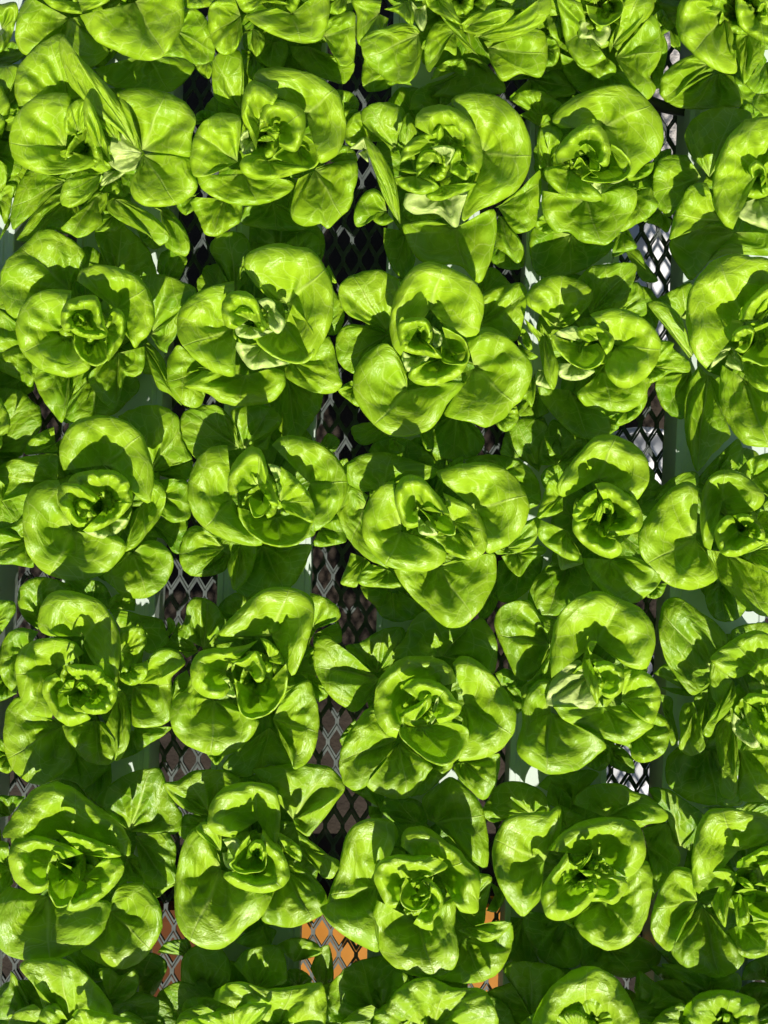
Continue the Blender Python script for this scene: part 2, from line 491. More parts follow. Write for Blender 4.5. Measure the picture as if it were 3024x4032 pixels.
def lettuce(label, crop, centre, leaves, seed, out=None):
    """One head: an Empty on the channel lid, a stem and its leaves."""
    rng = random.Random(seed)
    shift = rng.uniform(-0.10, 0.10)
    x0, y0, s = crop
    cpx, cpy = x0 + centre[0] / s, y0 + centre[1] / s
    c = P(cpx, cpy, 0.05)
    root = empty('lettuce', (c.x, c.y, 0.0))
    tag(root, label, 'lettuce', 'butterhead lettuces growing in the channels')
    m = MB().lathe([(0.0, 0.002), (0.012, 0.002), (0.013, 0.010), (0.010, 0.018), (0.004, 0.022), (0.0, 0.022)], 14)
    m.build('stem', MAT_STEM, root, True)
    for sp in leaves.strip().splitlines():
        sp = sp.split('#')[0].strip()
        if sp: add_leaf(root, sp, crop, rng, shift=shift)
    # crowded young leaves down in the heart
    pic = (0, 0, 1.0)
    for k in range(6 if leaves.strip() else 0):
        a = k * 2.4 + rng.uniform(-.4, .4)
        off = 26 - 3 * k
        bx, by = cpx - off * math.cos(a), cpy + off * math.sin(a)
        reach = rng.uniform(74, 88) + 9 * k
        add_leaf(root, spec_line('CBC'[k % 3], 3.0, 8.3 - 0.55 * k + rng.uniform(-.2, .2), (bx, by), fan_leaf(bx, by, a, reach, reach * rng.uniform(.9, 1.1), rng, 0.3)), pic, rng, shift=0.15, calm=0.2, res=COARSE)
    # low leaves round the stem, under the others and over the lid
    pic = (0, 0, 1.0)
    lp = P(cpx, cpy, 0.05)
    for k in range(10):
        a = k * 2.4 + rng.uniform(-.3, .3)
        reach = (205 + 120 * abs(math.sin(a))) * rng.uniform(.9, 1.06)
        add_leaf(root, spec_line('F', 0.8, 1.5 + 0.22 * k, (cpx, cpy), fan_leaf(cpx, cpy, a, reach, 115, rng, 0.5)), pic, rng, calm=0.6, res=COARSE)
    # the side of a head that the picture's edge cuts off
    for k, (kind, zb, zc, reach, wid) in enumerate([('A', 2, 5, 350, 150), ('A', 2.5, 5.5, 340, 150), ('A', 3, 6, 340, 150), ('A', 4, 8, 270, 130), ('A', 4.5, 8.5, 260, 130), ('A', 5, 9, 240, 120), ('C', 6, 9.5, 150, 100)] * 2):
        if out is None: break
        a = out[0] + (k * 0.618 % 1 - 0.5) * out[1]
        if len(out) > 2: zc, reach, wid = zc - 0.3, reach * 1.2, wid * 1.15  # bottom-row heads: unseen leaves made larger, to throw shade on the bench gaps
        add_leaf(root, spec_line(kind, zb, zc, (cpx, cpy), fan_leaf(cpx, cpy, a, reach * rng.uniform(.9, 1.1), wid, rng, 0.6)), pic, rng, shift=shift, calm=0.8, res=COARSE)
    return root
A = (0, 180, 1.508); B = (1000, 180, 1.508); C = (1924, 180, 1.508); G = (0, 0, 1.0972); H = (1512, 0, 1.0972)
lettuce('lettuce below the top edge at far left with one long diagonally folded leaf', A, (520, 620), '''
A 4 8 400,330 110,360 85,250 110,130 180,40 270,-30 371,-72 370,60 430,200 520,280
A 6 10 800,600 760,570 680,460 600,370 510,270 430,260 380,150 350,20 371,-72 420,10 500,100 600,200 690,300 770,430 815,540 830,615
A 4.5 8.5 845,620 830,600 790,450 750,330 690,285 780,252 880,255 1000,280 1090,330 1150,400 1165,440 1140,540 1130,660 1050,640 950,625
A 4.5 8 850,650 850,680 845,780 775,810 785,890 840,945 940,955 1050,945 1130,900 1175,830 1140,740 1130,670 1040,640 930,625
A 4.5 8.5 390,620 380,480 385,380 425,295 360,278 280,285 200,310 130,370 75,450 55,560 70,640 110,700 180,740 280,765 380,760 470,745 560,715 585,680 500,650
A 6.5 9.5 460,510 470,560 440,530 390,525 378,450 400,370 450,325 500,312 505,400 505,490
A 7 11 600,610 630,740 560,600 510,480 495,380 510,300 545,340 600,470 640,600 658,690
A 6 9 690,560 600,480 515,295 560,320 640,400 700,480 720,570
Ap 4 5.6 848,640 800,590 690,490 655,600 650,700 700,740 750,750 810,735
Ap 3 5.5 690,740 620,750 600,830 700,790 760,740
F 2 4 700,760 600,840 590,860 650,870 740,900 820,780 820,730
A 5 8 600,770 620,740 560,750 450,780 390,800 360,880 365,940 420,962 500,930 580,850
A 3.5 6.5 570,900 600,870 560,880 490,960 430,1040 360,1080 420,1120 470,1140 540,1110 610,1050 600,990 640,930 640,870
A 3 6 390,810 395,790 300,765 190,735 130,790 90,880 65,1000 80,1095 150,1010 200,930 300,850
F 2.5 5 420,900 380,870 280,900 190,1000 130,1100 100,1150 180,1160 300,1090 420,1120 480,1000 450,930
A 4 7 680,910 640,920 640,980 720,1045 820,1095 900,1140 945,1188 1000,1150 980,1080 900,1000 820,950 760,915
A 3 5.5 690,1000 610,975 565,1100 600,1105 700,1100 740,1060
A 2 4.5 950,980 900,955 990,960 1060,1030 1110,1110 1130,1190 1100,1250 980,1190 1000,1150
F 1 3.5 900,1100 810,1090 850,1170 920,1210 1000,1160
''', 11)
lettuce('lettuce in the topmost whole row, second column, lens-shaped leaf across its heart', A, (1580, 560), '''
A 5 9 1410,690 1415,560 1430,430 1350,398 1270,410 1185,475 1145,570 1130,670 1150,770 1210,780 1330,730
A 4 7.5 1440,760 1150,770 1200,850 1290,910 1400,945 1520,947 1630,920 1720,870 1745,820 1700,795 1560,790
A 6.5 10.5 1600,690 1530,645 1470,650 1425,690 1430,740 1480,785 1560,798 1670,785 1770,755 1840,730 1720,690
C 7 11 1545,480 1520,620 1480,520 1435,420 1445,290 1490,210 1560,225 1650,290 1640,320
C 7 11 1650,500 1543,430 1570,350 1628,320 1728,340 1805,390 1812,500 1770,620 1730,630 1660,600
A 8 10.5 1600,510 1530,510 1570,480 1640,490 1660,520 1620,525
A 8 10.3 1590,570 1525,565 1560,535 1610,535 1640,560
Ap 6 9 1480,560 1470,490 1425,540 1430,600 1445,645 1500,630 1515,580
A 5 9.3 1818,410 1660,300 1560,230 1500,200 1530,150 1640,125 1750,140 1860,168 1950,225 2010,280 2035,350 2055,450 2045,550 2005,645 1895,695 1890,580 1840,500
B 6 9 1770,620 1810,530 1860,570 1895,640 1890,700 1840,735 1760,720 1700,690 1620,660 1680,600
A 4 7.5 1870,740 1880,720 1960,700 2060,680 2115,690 2127,760 2100,870 2080,960 2010,1030 1940,1085 1900,1055 1840,1075 1770,1060 1725,1000 1750,850 1770,790
A 3.5 6.5 1960,690 1990,650 2040,590 2100,620 2120,690 2040,690
A 3 6 1340,910 1160,900 1130,930 1180,1030 1220,1120 1290,1130 1360,1090 1430,1040 1440,950
F 2 4.5 1620,930 1450,960 1430,1050 1520,1080 1600,1090 1690,1100 1830,1080 1760,980
A 4 7 1430,380 1420,390 1350,350 1280,310 1260,200 1265,90 1300,40 1380,20 1430,40 1450,150 1450,260
F 2 3.5 1400,390 1290,310 1290,380 1330,410 1420,420
F 2 4 2020,400 2000,260 2080,275 2130,330 2120,390 2060,460
A 2.5 4.5 2050,470 2045,380 2125,380 2100,430 2060,490
F 2 4 1230,460 1150,470 1170,400 1220,380 1280,395
A 2 4 1150,900 1190,870 1120,900 1050,950 1100,1005 1150,980
''', 12)
lettuce('lettuce in the topmost whole row, third column, hooked inner leaf and pale undersides', B, (1090, 690), '''
A 4.5 8.8 1350,640 1280,450 1170,340 1200,295 1330,280 1450,300 1540,370 1600,450 1640,560 1648,660 1620,760 1570,850 1470,920 1330,980 1240,1040 1240,960 1290,880 1340,770
C 6.5 11 1170,600 955,480 960,420 1000,375 1080,350 1170,360 1250,410 1310,480 1345,560 1358,680 1330,755 1290,740
A 7 11 1060,600 870,690 880,620 930,560 1010,520 1080,500 1110,470 1128,520 1110,570
C 7.5 10.5 1060,690 965,780 965,690 1000,625 1060,620 1110,660 1115,700
Ap 7.5 10.3 1130,660 1050,600 1110,590 1190,610 1180,660 1140,720
A 7 10 1220,700 1290,750 1260,798 1200,770 1160,740 1180,650 1215,610 1250,650
A 7 10 1200,570 1110,460 1190,470 1270,520 1280,600 1230,600 1130,520
A 5.5 8.5 960,770 850,740 900,730 970,750 1050,790 1100,840 1010,885 930,870 870,840 840,790
A 5.5 8.8 1120,830 1240,815 1320,815 1290,850 1200,890 1110,920 1060,920 1020,890 1080,850
Ap 3.5 6.5 1110,890 900,875 890,950 950,1000 1090,1000 1200,1080 1240,960 1300,840 1200,880
F 3 5 1000,940 890,920 880,980 920,1040 1010,1050 1120,1020 1100,1000
A 5 9 855,1040 830,1010 770,900 710,730 670,610 655,545 720,590 790,690 840,800 862,930 870,1060
Ap 5 7 650,620 570,610 655,545 680,690 620,640
A 4 7 840,610 830,640 760,560 650,480 640,390 700,345 780,335 860,355 895,390 880,440 845,520
A 3 6 700,570 570,610 540,560 545,480 590,410 640,390 700,480 800,570
F 2.5 5 880,690 845,560 880,440 920,400 970,520 900,600
A 3.5 6.5 790,990 830,1040 770,1068 715,1045 685,985 650,1065 610,1075 592,1030 610,940 660,870 720,848 770,890
A 3.5 6.5 1190,1085 1160,1065 1050,1035 950,1048 880,1065 905,1140 935,1220 1010,1290 1120,1300 1230,1310 1330,1410 1390,1320 1425,1200 1443,1060 1420,970 1310,1020 1230,1060
F 1.5 4 900,1100 770,1080 770,1170 790,1250 840,1350 900,1380 960,1270 930,1200
A 3 6 1450,960 1430,960 1540,900 1640,810 1700,740 1705,880 1690,970 1660,1080 1560,1115 1510,1060
A 2.5 5.5 1460,1010 1450,1010 1430,1180 1500,1240 1560,1290 1595,1260 1600,1200 1550,1100 1490,1020
F 1 3 1500,1150 1420,1200 1410,1280 1500,1330 1590,1320 1610,1270 1600,1180
F 2 4 1100,380 920,380 950,280 1050,220 1270,190 1290,260 1200,290
''', 13)
lettuce('lettuce in the topmost whole row, fourth column, large fan leaf above a round cup', C, (600, 650), '''
A 4.5 8.8 680,480 430,490 375,450 400,390 480,320 580,270 690,240 800,232 880,270 960,340 1020,430 1040,540 1010,640 920,710 830,790 760,700 720,580
C 7 11 590,640 400,705 400,630 450,550 530,480 610,458 670,480 710,550 722,630 710,710 680,720
B 6 9.5 690,720 730,580 800,630 850,700 840,760 790,800 700,815 600,810 550,790 620,740
A 5.5 9 490,740 500,700 420,710 330,730 340,790 390,850 450,895 540,915 620,928 675,910 650,860 560,800
Ap 4.5 7 690,820 600,810 660,880 740,830 820,790
A 4.5 8 350,720 300,730 290,650 285,570 300,500 350,475 410,485 440,530 400,600 385,660 385,720
B 7.5 10 600,670 540,600 580,580 640,640 660,740 600,740
B 7 9 550,750 500,720 540,660 600,740 650,780 560,780
A 3.5 7 580,910 320,860 315,960 340,1040 400,1110 470,1105 540,1160 620,1178 700,1180 760,1130 820,1040 870,960 880,870 820,830 740,860
A 3 6 820,880 870,850 960,840 980,890 1008,950 950,1020 880,1060 780,1105 830,1000
A 3 5.5 870,740 850,770 920,720 980,690 960,760 870,800 820,800
F 1.5 3.5 950,780 990,640 1080,610 1080,650 990,720 970,850 840,840
F 1.5 4 490,1120 260,1080 240,1150 250,1260 290,1357 400,1380 520,1350 620,1300 740,1200 740,1160 600,1170
A 2.5 5 370,1050 320,1000 270,1060 290,1090 350,1120 400,1110
A 2.5 5 800,1100 750,1130 735,1250 790,1230 880,1200 860,1150 830,1090
F 1.5 3.5 800,1200 730,1260 800,1235 885,1210 930,1290 1005,1395 920,1400 870,1330
A 2.5 5.5 300,420 120,320 180,275 260,260 330,275 380,310 435,350 380,400
F 2 4 300,480 180,410 250,385 350,400 370,440
''', 14)
lettuce('lettuce cut by the right edge in the topmost whole row, tall curved leaf at left', C, (1640, 780), '''
A 6 10 1600,760 1450,1090 1400,1065 1345,970 1330,850 1342,730 1380,620 1440,520 1520,445 1600,425 1700,430 1750,520 1740,640
C 7 10.5 1610,770 1560,790 1545,720 1590,680 1640,720 1650,790 1620,840
B 6.5 9.5 1680,800 1650,840 1640,700 1740,680 1740,880
Ap 4 7 1600,900 1500,940 1480,1010 1540,1050 1620,1080 1700,1090 1740,980 1640,870 1560,850
A 2.5 5.5 1310,780 1200,650 1165,560 1170,500 1220,430 1320,375 1420,365 1520,380 1580,420 1480,470 1400,580 1350,680
A 2.5 5 1260,780 1180,650 1060,650 1000,700 975,800 980,900 1020,980 1080,1015 1130,930 1170,840
A 3 6.5 1370,1040 1330,920 1310,850 1290,815 1200,830 1140,920 1100,1020 1075,1150 1140,1110 1210,1040 1290,1050
A 2 5 1460,1110 1400,1080 1270,1035 1180,1080 1075,1160 1100,1260 1150,1340 1200,1395 1290,1290 1390,1245 1460,1235 1659,1250 1740,1230 1740,1120 1600,1090
F 2 4 1560,440 1500,370 1540,340 1620,400 1640,430
F 1 3 1030,990 1010,960 920,1040 1000,1070 1060,1110 1090,1040
''', 15)
lettuce('lettuce cut by the top edge in the first column, broad leaf hanging down', G, (420, -60), '''
A 5 9 580,10 345,65 380,130 420,180 500,220 580,255 650,263 700,245 740,200 790,110 795,20 780,-60 650,-40
A 6 9.5 330,10 160,-30 220,30 290,55 360,58 430,30 480,-10 400,-60
A 3.5 6.5 300,80 120,-20 80,60 65,150 80,210 110,235 200,240 330,290 400,285 470,230 430,160 380,110 350,70
A 3.5 6 760,130 790,35 850,40 890,80 915,150 925,250 850,280 790,250 700,245
F 2 4.5 630,230 400,300 480,370 560,385 720,400 780,370 840,290 790,250 650,265
A 4 7 850,-40 795,-20 800,30 870,35 960,10 980,-40
''', 1, (math.pi / 2, 2.6))
lettuce('lettuce cut by the top edge in the second column, curled leaf at its left', G, (1240, -30), '''
A 4 7.5 1040,70 1010,-20 940,0 905,30 900,110 925,200 970,238 1015,220 1050,150
A 4 6.5 1090,130 1040,150 1080,125 1130,140 1145,185 1110,245 1080,210
A 5 9 1260,60 1180,30 1065,70 1130,125 1230,170 1310,187 1380,175 1410,120 1425,40 1410,-40 1330,0
A 3 6 1400,160 1380,180 1400,100 1460,60 1530,55 1535,150 1525,270 1470,285 1430,220
F 2 4.5 1330,200 1250,200 1270,250 1330,310 1430,350 1490,360 1530,300 1530,270 1450,270
F 2 4.5 1180,180 1145,170 1100,240 1150,285 1220,290 1245,220 1240,180
A 5 8.5 1150,-30 1010,-20 1050,50 1090,50 1120,20 1250,20
A 3 6 1480,-20 1425,20 1430,60 1490,50 1500,-10
F 1.5 3 890,250 850,260 840,290 900,340 920,300 930,250
F 1.5 4 1100,230 1040,210 1060,300 1090,345 1150,300 1130,250
''', 2, (math.pi / 2, 2.6))
lettuce('lettuce cut by the top edge in the third column, many narrow crowded leaves', H, (340, -10), '''
A 3.5 6.5 150,150 165,150 130,110 60,100 0,120 -60,140 -100,180 -80,260 -10,330 50,358 110,355 150,300 165,220
A 3 6 -20,60 -10,0 -140,0 -120,60 -110,190 -40,200 0,150 20,80
F 1.5 4 60,270 -20,180 -60,200 -95,300 -80,390 0,390 60,360 120,370
A 4 7 310,130 250,90 220,100 185,160 175,220 180,290 200,310 230,250 260,215 310,240 315,200
A 5 8 400,235 350,210 290,130 255,85 300,110 360,180 415,250
A 5 8.5 90,10 0,40 60,60 120,110 130,60 110,0
Ap 5 8 150,40 115,0 130,80 165,135 185,90 180,20
A 6 9.5 230,0 170,-20 190,30 250,70 330,105 310,50 290,0
A 6 9.5 370,110 330,105 400,50 480,35 560,40 550,90 480,120 400,150 340,135
A 6.5 10 410,160 380,160 460,110 560,80 640,30 700,-20 722,0 715,60 660,120 570,165 470,185
A 5 8 600,-40 480,0 530,35 620,40 700,0
A 4 7.5 450,210 430,180 560,160 640,120 690,140 705,210 700,290 670,335 590,320 510,350 460,270
A 2.5 5 300,310 200,345 230,290 290,255 340,255 360,300 355,330
F 1.5 4 380,270 180,390 250,360 330,330 360,250 420,260 480,320 515,350 520,400 350,420 200,420
F 1 3 630,340 520,350 600,320 670,335 760,300 830,400 740,430 620,480 540,420
A 2.5 5 700,210 700,150 740,170 760,220 740,280 700,290
''', 3, (math.pi / 2, 2.6))
lettuce('lettuce cut by the top edge in the fourth column, strap leaf leaning right', H, (930, 60), '''
A 5 8.5 880,130 850,0 750,-20 760,60 775,150 800,230 860,290 930,270 960,250 900,230
Ap 4.5 7.5 900,110 850,80 840,160 900,170 940,200 980,130 940,80
B 6 9.5 960,40 870,20 890,80 940,115 1000,90 1035,50 1030,0 980,-30
A 5.5 9 990,200 975,230 970,190 1000,120 1040,50 1050,-20 1150,-20 1160,20 1120,90 1060,160 1010,220
A 4 7.5 1000,250 1000,230 1060,170 1120,110 1160,60 1195,130 1205,210 1180,280 1150,330 1175,380 1140,430 1080,390 1040,310
A 4 7 910,210 860,200 830,270 880,310 945,345 1000,315 1000,280 950,240
F 2 4.5 900,290 760,230 780,320 850,400 940,420 1040,400 1090,390 1040,310
F 2 4 1160,280 1200,130 1225,200 1210,300 1190,380 1160,380 1150,330
A 3 5 1190,110 1160,70 1200,40 1230,90 1220,130 1195,165
F 1.5 3.5 1230,100 1190,30 1240,30 1265,100 1280,220 1240,200
A 3.5 6 750,60 730,-20 700,60 720,150 760,180 770,80
''', 4, (math.pi / 2, 2.6))
lettuce('lettuce in the top right corner with a large drooping leaf at left', H, (1540, 60), '''
A 5 9 1470,75 1470,-20 1380,-20 1290,-10 1265,60 1270,150 1310,210 1380,270 1450,310 1520,315 1520,260 1495,240 1510,160 1490,100
A 3 6 1400,280 1330,235 1260,270 1200,330 1188,390 1200,420 1235,440 1310,350 1415,300
F 2 4.5 1440,310 1410,300 1320,350 1230,440 1300,470 1420,470 1540,460 1550,420 1510,330
A 5.5 9.5 1620,50 1520,-20 1520,60 1540,120 1600,165 1660,185 1720,160 1720,-20
A 7.5 10.5 1640,50 1610,50 1625,10 1650,10 1655,70 1625,75
A 4 7 1570,150 1520,150 1520,210 1535,290 1555,365 1600,300 1640,240 1650,180
A 2.5 5 1650,270 1560,365 1600,400 1659,400 1720,350 1720,240
F 1.5 3.5 1620,390 1560,370 1510,330 1540,450 1620,500 1720,480 1720,380
''', 5, (math.pi / 2, 2.6))
A2 = (0, 1580, 1.508)
lettuce('lettuce mostly outside the left edge beside the topmost whole row, few bright leaf tips', A, (-190, 520), '''
A 4 7 -40,480 -60,140 0,125 60,120 105,125 90,200 60,280 20,400 0,430
A 3 5.5 0,400 75,290 40,320 28,370 50,410 110,420 105,340
A 3 6 -40,640 0,590 60,590 130,710 110,760 40,790 0,800 -60,760
A 2.5 5 -40,880 0,815 60,815 100,830 75,900 60,1000 30,1060 0,1000 -60,960
A 3 4.5 60,1010 40,1060 0,1130 0,1150 20,1120 60,1060 65,1000
A 3 6 10,-100 10,-180 -30,-240 20,-250 90,-260 110,-200 90,-130 60,-30 0,40 -60,0
F 2 4 -30,80 0,10 80,-30 150,50 60,115 0,130 -60,100
''', 71, (math.pi, 5.0))
lettuce('lettuce mostly outside the left edge beside the middle row, dark leaf tips', A2, (-210, 300), '''
F 2 3.5 -60,240 0,340 60,330 130,320 140,250 110,150 60,90 0,70 -60,80
F 1.5 3 -60,200 0,40 120,40 125,80 60,110 0,70
A 2.5 5 -60,1330 0,1390 60,1300 95,1240 80,1190 0,1180 -60,1190
''', 72, (math.pi, 5.0))
PX = (0, 0, 1.0)
lettuce('lettuce mostly outside the left edge beside the second whole row', PX, (-310, 1290), '', 73, (0.0, 6.2))
lettuce('lettuce mostly outside the left edge beside the fourth whole row', PX, (-320, 2700), '', 74, (0.0, 6.2))
lettuce('lettuce mostly outside the left edge beside the lowest whole row', PX, (-330, 3400), '', 75, (0.0, 6.2))
A = (0, 860, 1.508); B = (1000, 860, 1.508); C = (1924, 860, 1.508)
lettuce('lettuce in the second whole row, leftmost column, small closed rosette heart', A, (500, 640), '''
A 4 8 400,680 425,430 330,420 220,440 140,510 95,620 105,730 150,820 230,890 330,930 420,942 510,910 540,870 460,760
A 5 9.5 690,540 455,370 480,310 560,278 650,280 740,305 820,345 880,420 915,520 915,620 880,690 840,730 800,770 770,720 745,690
C 7 11.5 510,610 640,680 610,580 595,500 570,458 520,455 460,465 400,490 365,550 360,610 375,660 410,672
C 7 11 515,620 410,655 450,690 520,712 580,718 635,700 640,650
C 7 10.5 475,635 415,655 420,590 460,560 500,590 505,640
C 6 10.5 625,660 650,560 680,530 720,545 745,600 740,700 700,780 660,830 640,850 640,740
B 6 9 560,690 440,690 440,760 480,830 550,875 600,870 640,840 660,760
A 3 6.5 420,430 460,320 515,240 480,170 400,110 300,60 230,75 130,165 40,250 0,350 5,450 40,550 95,595 150,510
A 2 5.5 430,850 185,850 200,950 240,1050 310,1150 370,1210 400,1120 440,1000 530,920 520,880
A 4 7 700,800 860,760 860,860 835,920 780,950 745,940 715,1040 680,1130 620,1100 560,1030 525,960 535,910 600,870
F 1 3 560,900 440,980 390,1130 380,1210 480,1205 600,1180 680,1160 760,1090 830,1000 800,920
A 2 5 850,740 880,730 930,780 980,850 1000,950 1040,1050 1080,1110 1000,1040 940,1010 900,930 850,920 840,830
A 2 5 890,690 840,345 940,330 1060,365 1170,430 1110,520 1060,600 1050,700 1000,760 990,800 940,770
F 1 3.5 700,400 520,280 610,270 560,90 600,40 700,30 800,90 880,180 920,280 925,340 850,350
F 2 3 980,380 930,310 940,240 970,195 1040,190 1110,240 1090,310 1070,350 1040,400
A 2 5 230,760 100,590 40,560 -40,520 -80,650 -60,800 0,900 100,950 190,1000 200,880
F 1.5 3 180,900 200,960 200,1020 100,1070 0,1090 -60,1050 -60,900 0,860
''', 21)
lettuce('lettuce in the second whole row, second column, big upper right leaf, pale wedge below heart', A, (1510, 620), '''
A 4 8.5 1400,650 1390,370 1340,385 1230,410 1130,470 1060,560 1050,640 1070,730 1130,810 1200,870 1290,920 1390,938 1395,850 1395,780 1395,700
A 5 9.5 1700,505 1620,490 1520,400 1445,280 1470,210 1560,165 1660,150 1750,163 1840,180 1890,230 1935,300 1970,380 1983,480 1975,580 1945,680 1900,770 1850,835 1820,740 1790,600 1760,540
C 7 11.5 1480,600 1390,660 1340,640 1315,560 1320,500 1360,445 1430,428 1490,450 1530,500 1560,570 1600,660
C 7 10.5 1500,610 1385,560 1430,530 1500,550 1560,590 1580,650 1560,680
Ap 6 8.5 1480,640 1395,600 1405,690 1470,715 1560,700 1620,670
Ap 7 10 1590,560 1530,490 1580,470 1633,500 1640,540 1690,600 1690,640 1648,685 1600,650
B 6 9.5 1690,640 1740,508 1780,560 1830,620 1868,700 1872,770 1850,830 1800,862 1720,858 1620,820 1530,750 1520,720
Ap 5 8 1560,760 1405,735 1400,770 1440,840 1490,895 1560,890 1640,880 1700,860 1690,800
C 4 7.5 1460,930 1200,905 1095,995 1180,1025 1245,1045 1300,1090 1400,1112 1510,1112 1610,1090 1670,1040 1695,980 1685,910 1630,885
A 3 6 1260,900 1200,860 1120,800 1060,750 1010,810 990,880 1000,980 1040,1060 1100,1110 1170,1125 1205,1090 1190,1040 1240,1000
A 3 6 1740,850 1900,760 1950,700 1985,780 2010,900 2030,990 1990,1030 1910,1040 1800,1005 1700,945 1690,890
F 2 4 1850,700 1975,420 2010,470 2045,570 2030,640 1995,690 1950,690
A 4 6 1920,320 1950,275 1975,320 2000,380 1985,385 1950,360
F 2 4 1400,450 1290,390 1300,290 1245,180 1280,110 1350,80 1430,85 1480,140 1480,250 1440,280 1470,360
F 2 3.5 1750,260 1690,160 1750,100 1830,80 1890,110 1905,180 1900,240
F 1 2.5 1650,250 1500,300 1480,150 1500,0 1600,-40 1750,-20 1900,60 1930,150 1900,300
F 1 3.5 1700,930 1920,1040 1905,1120 1870,1180 1800,1280 1740,1340 1640,1230 1600,1100
''', 22)
lettuce('lettuce in the second whole row, third column, three big rounded leaves around its heart', B, (980, 770), '''
A 6 10 1045,540 870,815 830,770 808,680 810,580 840,450 890,360 950,290 1030,255 1120,275 1220,320 1310,375 1360,460 1365,540 1350,620 1330,685 1270,705 1210,690 1130,640
A 3 6.5 790,670 780,690 690,630 560,575 510,500 502,430 520,380 590,335 680,310 750,305 800,330 870,380 850,480 830,600
A 2.5 5 800,690 680,640 560,630 500,680 485,760 500,850 550,900 600,920 640,800 740,730
C 7.5 11.5 980,700 870,760 850,680 860,620 920,590 980,585 1030,600 1055,650 1060,720 1050,750
C 7 11 960,700 870,730 880,780 940,805 1010,815 1115,830 1100,790 1050,750
C 8 10.8 1010,690 975,660 1000,630 1045,630 1060,660 1050,740
Ap 7 10 1070,700 1060,640 1110,680 1115,740 1080,770 1055,750
Ap 6 9 960,830 880,790 885,850 915,910 980,880 1045,820 1000,810
B 6.5 10 1160,780 1115,640 1180,670 1250,720 1280,800 1265,860 1200,870 1120,850 1110,760
C 6 9.5 1100,840 1280,780 1265,870 1210,940 1130,980 1030,995 960,980 915,940 940,890 1020,850
A 4.5 8 910,1020 910,945 860,820 790,740 720,760 640,830 595,920 590,1030 620,1110 690,1200 780,1275 880,1298 980,1280 1060,1240 1120,1160 1150,1100 1245,980 1180,965 1080,990
A 4 8 1310,890 1260,710 1340,650 1420,650 1510,710 1600,800 1655,890 1630,1000 1580,1090 1540,1120 1480,1190 1380,1240 1300,1215 1130,1170 1140,1130 1230,1010 1230,920
A 2.5 5.5 1330,640 1360,550 1365,450 1480,400 1590,385 1622,430 1610,560 1590,640 1550,730 1450,680
A 2.5 4.5 1450,1150 1560,1115 1572,1180 1540,1240 1480,1268 1430,1220
F 1.5 3 1350,450 1330,390 1340,330 1420,290 1480,340 1530,400 1540,440 1450,460
A 2 4 600,1000 580,960 500,1020 560,1080 620,1118 650,1080
F 1 3 800,1200 640,1215 580,1240 590,1300 640,1345 720,1330 800,1300
F 1 3 1200,1150 1040,1250 1000,1330 1100,1420 1300,1420 1370,1330 1340,1250
A 3 5 990,1260 980,1280 1020,1370 1060,1390 1050,1340 1020,1260
''', 23)
lettuce('lettuce in the second whole row, fourth column, long twisted leaf hanging at its left', C, (660, 740), '''
A 4 7.5 400,640 360,640 300,560 225,510 235,440 300,370 380,340 470,345 560,380 620,440 600,510 550,570 490,630 440,650
A 3 6 600,560 530,360 600,290 700,270 790,262 873,270 865,360 840,430 800,520 700,560
F 1.5 3.5 780,560 830,470 860,380 900,390 930,480 935,570 850,590
A 5.5 9.5 760,760 600,570 650,550 740,535 840,550 930,600 1000,680 1025,750 1000,850 950,930 890,980 800,1010 720,960 690,890 700,840
C 7.5 11 650,720 590,735 530,700 525,655 560,640 640,640 710,670 745,715 735,770 700,810
B 6.5 9.5 560,760 370,690 385,750 430,810 500,870 580,898 660,870 690,810 670,770 650,740
Ap 6 8.5 560,740 380,690 430,660 520,640 560,700 600,740
Ap 5 7.5 520,860 420,860 415,930 470,960 560,955 630,910 620,890
A 5 8 330,700 210,590 240,660 290,720 310,830 340,950 385,1020 410,950 415,860 390,800 360,700 310,620
Ap 3 5.5 330,900 290,900 278,980 320,1000 370,1010 380,950
A 4 7.5 680,900 690,860 640,930 580,990 525,1040 570,1110 660,1140 760,1155 840,1140 920,1080 950,1000 950,940 820,1010
A 3 5.5 950,880 1020,720 1100,740 1095,770 1190,850 1190,910 1080,915 1010,960 950,985
A 2.5 5 830,1100 945,1040 935,1100 880,1180 800,1225 760,1230 760,1160
A 2 5 480,1020 290,1000 310,1070 360,1140 450,1240 540,1300 620,1310 710,1290 715,1180 600,1140 520,1060
F 1 3 330,1180 230,1190 150,1220 100,1280 130,1360 250,1400 340,1390 360,1250
F 1 3 450,1200 380,1200 330,1300 330,1400 450,1420 560,1400 580,1320 500,1260
F 1 3 700,1200 715,1170 780,1160 775,1240 740,1270 710,1290
F 2.5 4.5 180,760 170,720 230,780 293,820 250,840 190,800
A 3 6 200,700 180,700 200,650 240,690 260,770 240,785 200,740
A 2 4.5 270,930 275,920 280,1010 255,1120 220,1080 200,1060 240,980
F 1.5 3 300,1040 280,1020 200,1080 170,1140 200,1190 290,1190 360,1150
''', 24)
